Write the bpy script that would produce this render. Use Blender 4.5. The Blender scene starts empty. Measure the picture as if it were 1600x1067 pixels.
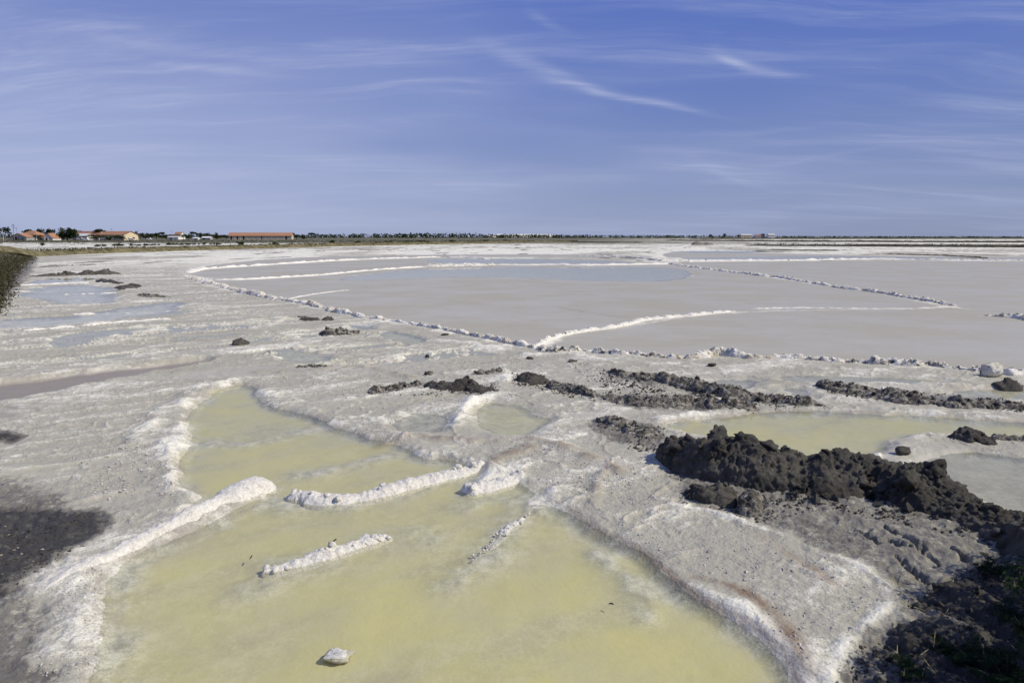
import bpy, bmesh, math, random
import numpy as np
from mathutils import Vector, Matrix
from mathutils.geometry import delaunay_2d_cdt

SC = bpy.context.scene
COL = SC.collection
rnd = random.Random(7)
RNG = np.random.default_rng(11)

# ------------------------------------------------------------------ camera
CAM_H = 3.0                      # eye height above the brine level
F_PX = 1067.0                    # 24 mm lens on a 36 mm frame, 1600 px wide
PITCH = math.atan(163.5 / F_PX)
cam_d = bpy.data.cameras.new('camera'); cam = bpy.data.objects.new('camera', cam_d); COL.objects.link(cam)
cam_d.lens = 24.0; cam_d.sensor_width = 36.0
cam_d.clip_start = 0.1; cam_d.clip_end = 20000
cam.location = (0, 0, CAM_H)
cam.rotation_euler = (math.pi / 2 - PITCH, 0, 0)
SC.camera = cam

# ------------------------------------------------------------------ light and sky
SUN_EL = math.radians(43)
SUN_AZ = math.radians(97)        # clockwise from +Y: the sun stands to the right, a touch behind the camera
sun_dir = Vector((math.sin(SUN_AZ) * math.cos(SUN_EL), math.cos(SUN_AZ) * math.cos(SUN_EL), math.sin(SUN_EL)))
sun_d = bpy.data.lights.new('sun', 'SUN'); sun = bpy.data.objects.new('sun', sun_d); COL.objects.link(sun)
sun_d.energy = 4.3; sun_d.angle = math.radians(0.5); sun_d.color = (1.0, 0.93, 0.785)
sun.rotation_euler = (-sun_dir).to_track_quat('-Z', 'Y').to_euler()
SC.view_settings.view_transform = 'Standard'
SC.view_settings.look = 'None'
SC.view_settings.exposure = 0.0
SC.view_settings.gamma = 1.0
SC.view_settings.use_curve_mapping = False
SKY_STRENGTH = 0.085


class NT:
    """small node-graph writer"""
    def __init__(self, tree):
        self.t = tree; self.t.nodes.clear()
    def n(self, typ, **kw):
        nd = self.t.nodes.new(typ)
        for k, v in kw.items(): setattr(nd, k, v)
        return nd
    def put(self, sock, v):
        if isinstance(v, bpy.types.NodeSocket): self.t.links.new(v, sock)
        elif v is not None:
            if hasattr(sock, 'default_value') and hasattr(sock.default_value, '__len__') and not hasattr(v, '__len__'):
                v = [v] * len(sock.default_value)
            if hasattr(sock, 'default_value') and hasattr(sock.default_value, '__len__') and len(sock.default_value) == 4 and len(v) == 3:
                v = (*v, 1)
            sock.default_value = v
    def m(self, op, a, b=None, c=None, clamp=False):
        nd = self.n('ShaderNodeMath', operation=op, use_clamp=clamp)
        self.put(nd.inputs[0], a)
        if b is not None: self.put(nd.inputs[1], b)
        if c is not None: self.put(nd.inputs[2], c)
        return nd.outputs[0]
    def vm(self, op, a, b=None):
        nd = self.n('ShaderNodeVectorMath', operation=op)
        self.put(nd.inputs[0], a)
        if b is not None: self.put(nd.inputs[1], b)
        return nd.outputs[0]
    def mix(self, f, a, b, blend='MIX'):
        nd = self.n('ShaderNodeMix', data_type='RGBA', blend_type=blend)
        nd.clamp_factor = True
        self.put(nd.inputs[0], f); self.put(nd.inputs[6], a); self.put(nd.inputs[7], b)
        return nd.outputs[2]
    def noise(self, vec, scale, detail=4, rough=0.55, dist=0.0, col=False):
        nd = self.n('ShaderNodeTexNoise')
        self.put(nd.inputs['Vector'], vec); self.put(nd.inputs['Scale'], scale)
        nd.inputs['Detail'].default_value = detail; nd.inputs['Roughness'].default_value = rough
        nd.inputs['Distortion'].default_value = dist
        return nd.outputs['Color'] if col else nd.outputs[0]
    def step(self, v, lo, hi, a=0.0, b=1.0):
        nd = self.n('ShaderNodeMapRange', interpolation_type='SMOOTHSTEP')
        self.put(nd.inputs[0], v); self.put(nd.inputs[1], lo); self.put(nd.inputs[2], hi)
        self.put(nd.inputs[3], a); self.put(nd.inputs[4], b)
        return nd.outputs[0]
    def mapping(self, vec, loc=(0, 0, 0), rot=(0, 0, 0), sc=(1, 1, 1)):
        nd = self.n('ShaderNodeMapping'); self.put(nd.inputs[0], vec)
        nd.inputs['Location'].default_value = loc; nd.inputs['Rotation'].default_value = rot; nd.inputs['Scale'].default_value = sc
        return nd.outputs[0]
    def bump(self, h, strength, dist, normal=None):
        nd = self.n('ShaderNodeBump'); self.put(nd.inputs['Height'], h); self.put(nd.inputs['Strength'], strength)
        self.put(nd.inputs['Distance'], dist)
        if normal is not None: self.put(nd.inputs['Normal'], normal)
        return nd.outputs[0]


def build_sky():
    w = bpy.data.worlds.new('World'); SC.world = w; w.use_nodes = True
    g = NT(w.node_tree)
    sky = g.n('ShaderNodeTexSky', sky_type='NISHITA')
    sky.sun_disc = False; sky.sun_elevation = SUN_EL; sky.sun_rotation = SUN_AZ
    sky.altitude = 0; sky.air_density = 1.0; sky.dust_density = 0.6; sky.ozone_density = 2.2
    tc = g.n('ShaderNodeTexCoord'); d = tc.outputs['Generated']
    sep = g.n('ShaderNodeSeparateXYZ'); g.put(sep.inputs[0], d)
    x, y, z = sep.outputs
    # slide film colour: deeper, slightly violet blue
    skyc = g.mix(1.0, sky.outputs[0], SKY_TINT, 'MULTIPLY')
    hs = g.n('ShaderNodeHueSaturation'); g.put(hs.inputs['Color'], skyc)
    hs.inputs['Saturation'].default_value = SKY_SAT; hs.inputs['Value'].default_value = 1.0; hs.inputs['Hue'].default_value = 0.5
    skyc = hs.outputs[0]
    # hazy air: the sky pales to lavender blue low down and stays deep blue above
    hz = g.step(z, -0.02, 0.34)
    low = g.mix(g.step(x, -0.75, 0.75), SKY_LOW, SKY_LOW_R)
    skyc = g.mix(0.86, skyc, g.mix(hz, low, SKY_HIGH))
    # cirrus: noise on a flat layer high overhead
    zz = g.m('MAXIMUM', g.m('ADD', z, 0.10), 0.06)
    px = g.m('DIVIDE', x, zz); py = g.m('DIVIDE', y, zz)
    cb = g.n('ShaderNodeCombineXYZ'); g.put(cb.inputs[0], px); g.put(cb.inputs[1], py)
    p = cb.outputs[0]
    warp = g.noise(g.mapping(p, sc=(0.5, 0.5, 1)), 1.0, 3, 0.5, col=True)
    p2 = g.vm('ADD', p, g.vm('MULTIPLY', g.vm('SUBTRACT', warp, (0.5, 0.5, 0.5)), (0.9, 0.9, 0)))
    st = g.noise(g.mapping(p2, loc=(3.1, 1.7, 0), rot=(0, 0, math.radians(38)), sc=(0.55, 2.8, 1)), 1.0, 7, 0.62, 0.3)
    big = g.noise(g.mapping(p, loc=(1.3, 4.2, 0), sc=(0.35, 0.5, 1)), 1.0, 3, 0.5)
    streak = g.m('MULTIPLY', g.step(st, 0.40, 0.72), g.step(big, 0.34, 0.60))
    veil = g.m('MULTIPLY', g.step(g.m('SUBTRACT', big, g.m('MULTIPLY', x, 0.30)), 0.24, 0.76), 0.56)
    # four wisps that are brighter than the rest: (centre, angle, half length, half width, gain)
    fine0 = g.noise(g.mapping(p2, loc=(2.0, 0.4, 0), rot=(0, 0, math.radians(44)), sc=(1.5, 11.0, 1)), 1.0, 8, 0.72, 0.35)
    streak = g.m('MULTIPLY', streak, g.step(fine0, 0.30, 0.68, 0.25, 1.30))
    tot = g.m('ADD', g.m('MULTIPLY', streak, 0.38), g.m('MULTIPLY', veil, g.step(z, 0.02, 0.30, 1.0, 0.45)))
    fine = g.noise(g.mapping(p2, rot=(0, 0, math.radians(20)), sc=(1.2, 7.0, 1)), 1.0, 6, 0.65, 0.4)
    for (cx, cy, ang, hl, hw, gain) in WISPS:
        a = math.radians(ang); ca, sa = math.cos(a), math.sin(a)
        s2 = g.n('ShaderNodeSeparateXYZ'); g.put(s2.inputs[0], p2)
        dx = g.m('SUBTRACT', s2.outputs[0], cx); dy = g.m('SUBTRACT', s2.outputs[1], cy)
        u = g.m('DIVIDE', g.m('ADD', g.m('MULTIPLY', dx, ca), g.m('MULTIPLY', dy, sa)), hl)
        v = g.m('DIVIDE', g.m('SUBTRACT', g.m('MULTIPLY', dy, ca), g.m('MULTIPLY', dx, sa)), hw)
        v = g.m('ADD', v, g.m('MULTIPLY', g.m('MULTIPLY', u, u), 0.6))
        r2 = g.m('ADD', g.m('MULTIPLY', u, u), g.m('MULTIPLY', v, v))
        e = g.m('POWER', 2.718, g.m('MULTIPLY', r2, -1.0))
        tot = g.m('ADD', tot, g.m('MULTIPLY', g.m('MULTIPLY', e, g.step(fine, 0.25, 0.75)), gain))
    tot = g.m('MINIMUM', g.m('MULTIPLY', tot, g.step(z, -0.02, 0.10, 0.55, 1.0)), 0.75)
    skyc = g.mix(tot, skyc, CLOUD_COL)
    bg = g.n('ShaderNodeBackground'); g.put(bg.inputs[0], skyc); bg.inputs[1].default_value = SKY_STRENGTH
    out = g.n('ShaderNodeOutputWorld'); g.put(out.inputs[0], bg.outputs[0])


SKY_TINT = (0.86, 0.84, 1.06); SKY_SAT = 1.12
CLOUD_COL = (5.2, 5.8, 8.3)
SKY_LOW = (4.6, 5.35, 7.9); SKY_LOW_R = (2.8, 3.5, 5.7); SKY_HIGH = (0.72, 1.6, 5.9)


def sky_plane(px, py):
    u = (px - 800) / F_PX; v = (533.5 - py) / F_PX
    d = np.array([u, math.cos(PITCH) + v * math.sin(PITCH), -math.sin(PITCH) + v * math.cos(PITCH)])
    d /= np.linalg.norm(d); zz = max(d[2] + 0.10, 0.06)
    return d[0] / zz, d[1] / zz


def wisp(p0, p1, width, gain):
    a = np.array(sky_plane(*p0)); b = np.array(sky_plane(*p1)); c = (a + b) / 2; e = b - a
    return (c[0], c[1], math.degrees(math.atan2(e[1], e[0])), np.linalg.norm(e) / 2, width, gain)


WISPS = [wisp((900, 128), (1075, 182), 0.045, 0.75), wisp((1108, 78), (1150, 112), 0.035, 0.6), wisp((1140, 110), (1225, 132), 0.05, 0.6), wisp((760, 80), (950, 150), 0.07, 0.45),
         wisp((200, 70), (450, 97), 0.06, 0.5), wisp((200, 100), (420, 122), 0.06, 0.4), wisp((1180, 262), (1360, 240), 0.08, 0.35), wisp((835, 10), (890, 52), 0.03, 0.4), wisp((1050, 250), (1180, 300), 0.08, 0.3), wisp((980, 215), (1250, 205), 0.07, 0.3)]
build_sky()

# ------------------------------------------------------------------ survey helpers

def ray(px, py):
    u = (px - 800) / F_PX; v = (533.5 - py) / F_PX
    return u, math.cos(PITCH) + v * math.sin(PITCH), -math.sin(PITCH) + v * math.cos(PITCH)

def gp(px, py):
    """point of the flat ground seen in that direction from the survey station"""
    x, y, z = ray(px, py); t = CAM_H / max(-z, 1e-4)
    return (x * t, y * t)

def G(pts): return np.array([gp(p[0], p[1]) for p in pts], dtype=np.float64)

def at(px, py, Y):
    """point seen in that direction at forward distance Y"""
    x, y, z = ray(px, py); t = Y / y
    return (x * t, Y, CAM_H + z * t)

# ------------------------------------------------------------------ noise
_P = RNG.permutation(256).astype(np.int32)
_A = RNG.random(256) * 2 * np.pi
_GX = np.cos(_A).astype(np.float32); _GY = np.sin(_A).astype(np.float32)
_G3 = RNG.normal(size=(256, 3)); _G3 /= np.linalg.norm(_G3, axis=1)[:, None]; _G3 = _G3.astype(np.float32)

def noise2(x, y, seed=0):
    x = np.asarray(x) + seed * 17.31; y = np.asarray(y) - seed * 9.77
    xi = np.floor(x).astype(np.int32); yi = np.floor(y).astype(np.int32)
    fx = (x - xi).astype(np.float32); fy = (y - yi).astype(np.float32)
    u = fx * fx * fx * (fx * (fx * 6 - 15) + 10); v = fy * fy * fy * (fy * (fy * 6 - 15) + 10)
    p0 = _P[xi & 255]; p1 = _P[(xi + 1) & 255]
    h00 = _P[(p0 + yi) & 255]; h10 = _P[(p1 + yi) & 255]; h01 = _P[(p0 + yi + 1) & 255]; h11 = _P[(p1 + yi + 1) & 255]
    n00 = _GX[h00] * fx + _GY[h00] * fy; n10 = _GX[h10] * (fx - 1) + _GY[h10] * fy
    n01 = _GX[h01] * fx + _GY[h01] * (fy - 1); n11 = _GX[h11] * (fx - 1) + _GY[h11] * (fy - 1)
    a = n00 + u * (n10 - n00); b = n01 + u * (n11 - n01)
    return (a + v * (b - a)) * 1.4

def fbm2(x, y, octv=4, seed=0, gain=0.5, lac=2.03):
    s = 0; a = 1.0
    for o in range(octv):
        s = s + a * noise2(x * lac ** o, y * lac ** o, seed + o * 3); a *= gain
    return s

def noise3(p, seed=0):
    p = p + np.array([seed * 7.13, seed * 3.7, -seed * 5.19])
    i = np.floor(p).astype(np.int32); f = (p - i).astype(np.float32)
    u = f * f * f * (f * (f * 6 - 15) + 10)
    r = 0
    for dx in (0, 1):
        for dy in (0, 1):
            for dz in (0, 1):
                h = _P[(_P[(_P[(i[:, 0] + dx) & 255] + i[:, 1] + dy) & 255] + i[:, 2] + dz) & 255]
                g = _G3[h]; q = f - np.array([dx, dy, dz], dtype=np.float32)
                w = (u[:, 0] if dx else 1 - u[:, 0]) * (u[:, 1] if dy else 1 - u[:, 1]) * (u[:, 2] if dz else 1 - u[:, 2])
                r = r + w * (g * q).sum(1)
    return r * 1.5

def fbm3(p, octv=4, seed=0, gain=0.5):
    s = 0; a = 1.0
    for o in range(octv):
        s = s + a * noise3(p * 2.03 ** o, seed + o * 5); a *= gain
    return s

def sstep(lo, hi, v):
    t = np.clip((v - lo) / (hi - lo), 0, 1); return t * t * (3 - 2 * t)

# ------------------------------------------------------------------ object helpers

def mesh_from(name, verts, faces, smooth=True):
    me = bpy.data.meshes.new(name)
    me.from_pydata([tuple(v) for v in verts], [], [tuple(f) for f in faces])
    if smooth: me.polygons.foreach_set('use_smooth', [True] * len(me.polygons))
    me.update(); return me

def mesh_np(name, verts, faces, smooth=True):
    """fast path: verts (n,3), faces (m,k) with equal k"""
    verts = np.ascontiguousarray(verts, dtype=np.float32); faces = np.ascontiguousarray(faces, dtype=np.int32)
    me = bpy.data.meshes.new(name); k = faces.shape[1]; m = len(faces)
    me.vertices.add(len(verts)); me.vertices.foreach_set('co', verts.ravel())
    me.loops.add(m * k); me.loops.foreach_set('vertex_index', faces.ravel())
    me.polygons.add(m); me.polygons.foreach_set('loop_start', np.arange(m, dtype=np.int32) * k)
    me.polygons.foreach_set('use_smooth', np.full(m, smooth, dtype=bool))
    me.update(calc_edges=True); me.validate(); return me

def link(name, me, mat=None, parent=None, loc=None):
    o = bpy.data.objects.new(name, me); COL.objects.link(o)
    if mat is not None and me is not None:
        if not len(me.materials): me.materials.append(mat)
    if parent is not None: o.parent = parent
    if loc is not None: o.location = loc
    return o

def tag(o, label, cat, group=None):
    o['label'] = label; o['category'] = cat
    if group: o['group'] = group
    return o

def thing(name, label, cat, loc=(0, 0, 0), rz=0.0, group=None):
    o = bpy.data.objects.new(name, None); COL.objects.link(o); o.empty_display_size = 0.2
    o.location = loc; o.rotation_euler = (0, 0, rz)
    return tag(o, label, cat, group)

def structure(o, label=None):
    o['kind'] = 'structure'
    if label: o['label'] = label
    return o

def stuff(o, label=None, cat=None):
    o['kind'] = 'stuff'
    if label: o['label'] = label
    if cat: o['category'] = cat
    return o

def dup(root, loc, rz=0.0, scale=None, label=None, group=None):
    r = root.copy(); COL.objects.link(r); r.location = loc; r.rotation_euler = (0, 0, rz)
    if scale is not None: r.scale = scale
    if label: r['label'] = label
    if group: r['group'] = group
    for ch in list(root.children):
        c = ch.copy(); COL.objects.link(c); c.parent = r
        for gg in ch.children:
            d = gg.copy(); COL.objects.link(d); d.parent = c
    return r

# ------------------------------------------------------------------ materials

def new_mat(name):
    m = bpy.data.materials.new(name); m.use_nodes = True
    return m, NT(m.node_tree)

def finish(g, color, rough=0.8, normal=None, spec=0.3):
    b = g.n('ShaderNodeBsdfPrincipled')
    g.put(b.inputs['Base Color'], color); g.put(b.inputs['Roughness'], rough)
    b.inputs['Specular IOR Level'].default_value = spec
    if normal is not None: g.put(b.inputs['Normal'], normal)
    o = g.n('ShaderNodeOutputMaterial'); g.put(o.inputs[0], b.outputs[0])
    return b

def wpos(g):
    return g.n('ShaderNodeNewGeometry').outputs['Position']

C_WHITE = (0.77, 0.745, 0.625); C_GREY = (0.375, 0.358, 0.285); C_PAN = (0.378, 0.352, 0.258)
C_YEL = (0.675, 0.62, 0.30); C_YEL2 = (0.63, 0.585, 0.36); C_MUDG = (0.145, 0.136, 0.112); C_MUDD = (0.038, 0.036, 0.032)

def ground_material():
    m, g = new_mat('ground')
    A = g.n('ShaderNodeAttribute', attribute_name='mixa'); B = g.n('ShaderNodeAttribute', attribute_name='mixb')
    sa = g.n('ShaderNodeSeparateColor'); g.put(sa.inputs[0], A.outputs['Color'])
    sb = g.n('ShaderNodeSeparateColor'); g.put(sb.inputs[0], B.outputs['Color'])
    white, mud, yel = sa.outputs; pan = A.outputs['Alpha']
    stain, olive, grain = sb.outputs
    p = wpos(g)
    n1 = g.noise(p, 1.3, 6, 0.6); n2 = g.noise(p, 9, 6, 0.65); n3 = g.noise(p, 55, 4, 0.7); n0 = g.noise(p, 0.25, 4, 0.6)
    vor = g.n('ShaderNodeTexVoronoi'); g.put(vor.inputs['Vector'], p); vor.inputs['Scale'].default_value = 26
    # crust
    wf = g.m('ADD', white, g.m('ADD', g.m('MULTIPLY', g.m('SUBTRACT', n2, 0.5), 1.7), g.m('MULTIPLY', g.m('SUBTRACT', n3, 0.5), 1.5)))
    wf = g.step(wf, 0.12, 0.95)
    crust = g.mix(wf, C_GREY, C_WHITE)
    crust = g.mix(g.m('MULTIPLY', g.step(n1, 0.50, 0.75), 0.35), crust, (0.44, 0.385, 0.315))
    crust = g.mix(g.m('MULTIPLY', g.step(g.noise(p, 3.1, 5, 0.7), 0.58, 0.72), 0.45), crust, (0.20, 0.188, 0.155))
    crust = g.mix(g.m('MULTIPLY', g.step(g.noise(p, 17, 5, 0.75), 0.62, 0.72), 0.55), crust, (0.13, 0.12, 0.098))
    # pan floor
    panc = g.mix(g.step(n0, 0.35, 0.70), C_PAN, (0.445, 0.42, 0.325))
    panc = g.mix(g.m('MULTIPLY', g.step(n3, 0.45, 0.75), 0.40), panc, (0.52, 0.49, 0.41))
    panc = g.mix(g.m('MULTIPLY', g.step(g.noise(g.mapping(p, rot=(0, 0, 0.5), sc=(0.25, 1.0, 1)), 1.6, 5, 0.65), 0.55, 0.8), 0.45), panc, (0.255, 0.232, 0.182))
    panc = g.mix(g.m('MULTIPLY', g.step(g.noise(g.mapping(p, rot=(0, 0, -0.35), sc=(0.12, 0.6, 1)), 1.0, 7, 0.7), 0.52, 0.70), 0.45), panc, (0.46, 0.44, 0.37))
    silt = g.m('SUBTRACT', 1.0, B.outputs['Alpha'])
    panc = g.mix(silt, panc, g.mix(n0, (0.235, 0.20, 0.158), (0.275, 0.24, 0.19)))
    col = g.mix(pan, crust, panc)
    # yellow bed of brine
    yb = g.mix(g.step(n1, 0.30, 0.75), C_YEL, C_YEL2)
    yb = g.mix(g.m('MULTIPLY', g.step(n2, 0.45, 0.8), 0.28), yb, (0.70, 0.64, 0.38))
    ybs = g.noise(g.mapping(p, rot=(0, 0, -0.9), sc=(1, 0.35, 1)), 5.0, 5, 0.6)
    yb = g.mix(g.m('MULTIPLY', g.step(ybs, 0.5, 0.78), 0.25), yb, (0.54, 0.49, 0.26))
    col = g.mix(yel, col, yb)
    # stains
    col = g.mix(g.m('MULTIPLY', stain, g.step(n2, 0.25, 0.6, 0.4, 1.0)), col, (0.20, 0.125, 0.072))
    # mud
    mv = g.m('ADD', mud, g.m('MULTIPLY', g.m('MULTIPLY', g.m('SUBTRACT', n2, 0.5), 1.1), g.step(mud, 0.0, 0.25)))
    mv = g.m('ADD', mv, g.m('MULTIPLY', g.m('MULTIPLY', g.m('SUBTRACT', n3, 0.5), 0.8), g.step(mud, 0.0, 0.25)))
    mudg = g.mix(g.step(n1, 0.3, 0.7), C_MUDG, (0.195, 0.182, 0.15))
    mudd = g.mix(g.step(n3, 0.4, 0.8), C_MUDD, (0.075, 0.07, 0.06))
    col = g.mix(g.step(mv, 0.12, 0.45), col, mudg)
    col = g.mix(g.step(mv, 0.52, 0.92), col, mudd)
    # grassland and scrub soil
    ol = g.mix(g.step(n0, 0.3, 0.7), (0.10, 0.093, 0.05), (0.19, 0.165, 0.095))
    ol = g.mix(g.step(n1, 0.4, 0.7), ol, (0.06, 0.066, 0.034))
    col = g.mix(olive, col, ol)
    # relief
    hgt = g.m('ADD', g.m('MULTIPLY', n2, 0.6), g.m('ADD', g.m('MULTIPLY', n3, 0.35), g.m('MULTIPLY', vor.outputs['Distance'], 0.25)))
    nor = g.bump(hgt, g.m('ADD', g.m('MULTIPLY', grain, 0.58), 0.05), 0.05)
    wet = g.m('MAXIMUM', pan, yel)
    rough = g.m('SUBTRACT', 0.85, g.m('MULTIPLY', wet, g.m('ADD', 0.30, g.m('MULTIPLY', g.step(n0, 0.3, 0.7), 0.16))))
    finish(g, col, rough, nor, 0.35)
    return m

def crust_material(name, dark, tan):
    """salt crusted clay: white with broken dark and tan patches"""
    m, g = new_mat(name); p = wpos(g)
    a = g.noise(p, 7, 6, 0.7, 0.3); b = g.noise(p, 30, 5, 0.7); c = g.noise(p, 2.2, 4, 0.6); n = g.n('ShaderNodeNewGeometry')
    col = g.mix(g.step(b, 0.3, 0.7), (0.62, 0.59, 0.51), (0.88, 0.85, 0.755))
    col = g.mix(g.m('MULTIPLY', g.step(c, 0.42, 0.68), tan), col, (0.47, 0.40, 0.28))
    col = g.mix(g.m('MULTIPLY', g.step(a, 0.66 - 0.22 * dark, 0.74 - 0.18 * dark), min(1, 0.25 + dark)), col, (0.085, 0.078, 0.06))
    nor = g.bump(g.m('ADD', g.m('MULTIPLY', a, 0.6), g.m('MULTIPLY', b, 0.4)), 0.9, 0.05)
    nor = g.bump(g.noise(p, 120, 3, 0.6), 0.4, 0.008, nor)
    finish(g, col, 0.75, nor, 0.3); return m

def mud_material(name, salt, lightness=1.0):
    m, g = new_mat(name); p = wpos(g)
    a = g.noise(p, 9, 6, 0.7, 0.2); b = g.noise(p, 45, 5, 0.75); c = g.noise(p, 2.0, 4, 0.6)
    L = lightness
    col = g.mix(g.step(a, 0.3, 0.72), (0.034 * L, 0.031 * L, 0.025 * L), (0.080 * L, 0.074 * L, 0.060 * L))
    col = g.mix(g.m('MULTIPLY', g.step(c, 0.44, 0.66), 0.75), col, (0.115 * L, 0.105 * L, 0.084 * L))
    col = g.mix(g.m('MULTIPLY', g.step(g.noise(p, 4.5, 6, 0.75), 0.54, 0.68), 0.6), col, (0.15 * L, 0.138 * L, 0.112 * L))
    if salt > 0:
        s = g.m('ADD', g.m('MULTIPLY', a, 0.55), g.m('MULTIPLY', b, 0.45))
        col = g.mix(g.step(s, 0.70 - 0.24 * salt, 0.78 - 0.2 * salt), col, (0.50, 0.46, 0.38))
    nor = g.bump(g.m('ADD', g.m('MULTIPLY', a, 0.5), g.m('MULTIPLY', b, 0.5)), 1.0, 0.07)
    nor = g.bump(g.noise(p, 160, 3, 0.7), 0.6, 0.01, nor)
    finish(g, col, 0.72, nor, 0.25); return m

def simple_mat(name, c1, c2, scale=4.0, rough=0.8, bump=0.0, spec=0.25, dist=0.05):
    m, g = new_mat(name); p = wpos(g); n = g.noise(p, scale, 5, 0.65)
    nor = g.bump(n, bump, dist) if bump else None
    finish(g, g.mix(g.step(n, 0.3, 0.7), c1, c2), rough, nor, spec); return m

def leaf_mat(name, c1, c2):
    m, g = new_mat(name)
    oi = g.n('ShaderNodeNewGeometry').outputs['Random Per Island']
    col = g.mix(oi, c1, c2)
    d = g.n('ShaderNodeBsdfDiffuse'); g.put(d.inputs[0], col)
    t = g.n('ShaderNodeBsdfTranslucent'); g.put(t.inputs[0], col)
    mx = g.n('ShaderNodeMixShader'); mx.inputs[0].default_value = 0.25
    g.put(mx.inputs[1], d.outputs[0]); g.put(mx.inputs[2], t.outputs[0])
    o = g.n('ShaderNodeOutputMaterial'); g.put(o.inputs[0], mx.outputs[0]); return m

def water_material():
    m, g = new_mat('brine'); p = wpos(g)
    n = g.m('ADD', g.noise(p, 2.2, 4, 0.6), g.m('MULTIPLY', g.noise(p, 14, 3, 0.6), 0.25))
    nor = g.bump(n, 0.025, 0.008)
    fr = g.n('ShaderNodeFresnel'); fr.inputs[0].default_value = 1.34; g.put(fr.inputs['Normal'], nor)
    tr = g.n('ShaderNodeBsdfTransparent'); g.put(tr.inputs[0], (0.94, 0.952, 0.925))
    gl = g.n('ShaderNodeBsdfGlossy'); gl.inputs['Roughness'].default_value = 0.04; g.put(gl.inputs['Normal'], nor)
    mx = g.n('ShaderNodeMixShader'); g.put(mx.inputs[0], g.m('MULTIPLY', fr.outputs[0], 0.86)); g.put(mx.inputs[1], tr.outputs[0]); g.put(mx.inputs[2], gl.outputs[0])
    o = g.n('ShaderNodeOutputMaterial'); g.put(o.inputs[0], mx.outputs[0]); return m

def tile_mat(name, c1, c2):
    m, g = new_mat(name); p = wpos(g)
    n = g.noise(p, 0.9, 5, 0.7); n2 = g.noise(p, 6, 3, 0.6)
    wv = g.n('ShaderNodeTexWave'); g.put(wv.inputs['Vector'], p); wv.inputs['Scale'].default_value = 2.0
    col = g.mix(g.step(n, 0.3, 0.7), c1, c2); col = g.mix(g.m('MULTIPLY', n2, 0.3), col, (0.20, 0.10, 0.06))
    finish(g, col, 0.85, g.bump(wv.outputs[0], 0.3, 0.08), 0.15); return m

MAT = dict(
    ground=ground_material(), water=water_material(),
    salt=crust_material('clean_salt', 0.0, 0.12), salt_broken=crust_material('broken_salt', 0.58, 0.85), salt_dark=crust_material('dark_salt', 0.75, 0.6),
    mud=mud_material('wet_mud', 0.30, 1.25), mud_flecked=mud_material('flecked_mud', 0.92, 1.35), mud_salted=mud_material('salted_mud', 0.95, 1.6),
    olive=simple_mat('dyke_turf', (0.075, 0.07, 0.035), (0.21, 0.18, 0.10), 0.8, 0.95, 0.6, 0.1, 0.15),
    darkdyke=simple_mat('dark_dyke', (0.035, 0.034, 0.022), (0.10, 0.09, 0.055), 0.7, 0.95, 0.6, 0.1, 0.15),
    leaf=leaf_mat('tree_leaf', (0.018, 0.03, 0.012), (0.055, 0.072, 0.026)), leaf_grey=leaf_mat('scrub_leaf', (0.045, 0.052, 0.028), (0.10, 0.10, 0.05)),
    leaf_bush=leaf_mat('bush_leaf', (0.012, 0.026, 0.014), (0.04, 0.062, 0.03)), grass=leaf_mat('grass_blade', (0.032, 0.032, 0.017), (0.115, 0.102, 0.055)),
    dry=leaf_mat('dry_grass', (0.36, 0.31, 0.14), (0.5, 0.43, 0.22)),
    bark=simple_mat('bark', (0.05, 0.04, 0.03), (0.12, 0.10, 0.08), 6), tile=tile_mat('roof_tile', (0.34, 0.165, 0.09), (0.44, 0.25, 0.15)), crumb=simple_mat('crust_crumb', (0.36, 0.33, 0.30), (0.58, 0.545, 0.505), 25, 0.8, 0.3),
    tile_dark=tile_mat('old_roof_tile', (0.24, 0.11, 0.07), (0.36, 0.19, 0.12)),
    cream=simple_mat('cream_render', (0.60, 0.50, 0.33), (0.70, 0.60, 0.42), 0.7), whitewall=simple_mat('white_render', (0.68, 0.66, 0.60), (0.80, 0.78, 0.73), 0.7),
    stonewall=simple_mat('pale_stone', (0.42, 0.37, 0.28), (0.58, 0.52, 0.41), 1.4), greywall=simple_mat('grey_render', (0.30, 0.30, 0.27), (0.42, 0.41, 0.37), 0.9),
    dark=simple_mat('dark_opening', (0.012, 0.012, 0.012), (0.02, 0.02, 0.02)), wood=simple_mat('weathered_wood', (0.16, 0.14, 0.11), (0.30, 0.27, 0.22), 3),
    concrete=simple_mat('pale_concrete', (0.46, 0.45, 0.42), (0.56, 0.55, 0.52), 3), paint=simple_mat('white_paint', (0.72, 0.72, 0.72), (0.78, 0.78, 0.78), 2, 0.35),
    glass=simple_mat('dark_glass', (0.03, 0.035, 0.04), (0.05, 0.055, 0.06), 2, 0.1, 0, 0.5), rubber=simple_mat('rubber', (0.02, 0.02, 0.02), (0.03, 0.03, 0.03)),
    stone=simple_mat('pale_pebble', (0.28, 0.23, 0.15), (0.45, 0.39, 0.28), 30, 0.8, 0.5), twig=simple_mat('twig', (0.02, 0.017, 0.013), (0.05, 0.04, 0.03), 20),
)
# ------------------------------------------------------------------ ground sheet

def chaikin(P, closed=True, it=1):
    for _ in range(it):
        Q = np.roll(P, -1, 0) if closed else P[1:]
        A = P if closed else P[:-1]
        a = A * 0.75 + Q * 0.25; b = A * 0.25 + Q * 0.75
        R = np.empty((len(a) * 2, 2)); R[0::2] = a; R[1::2] = b
        P = R if closed else np.vstack([P[:1], R, P[-1:]])
    return P

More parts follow.
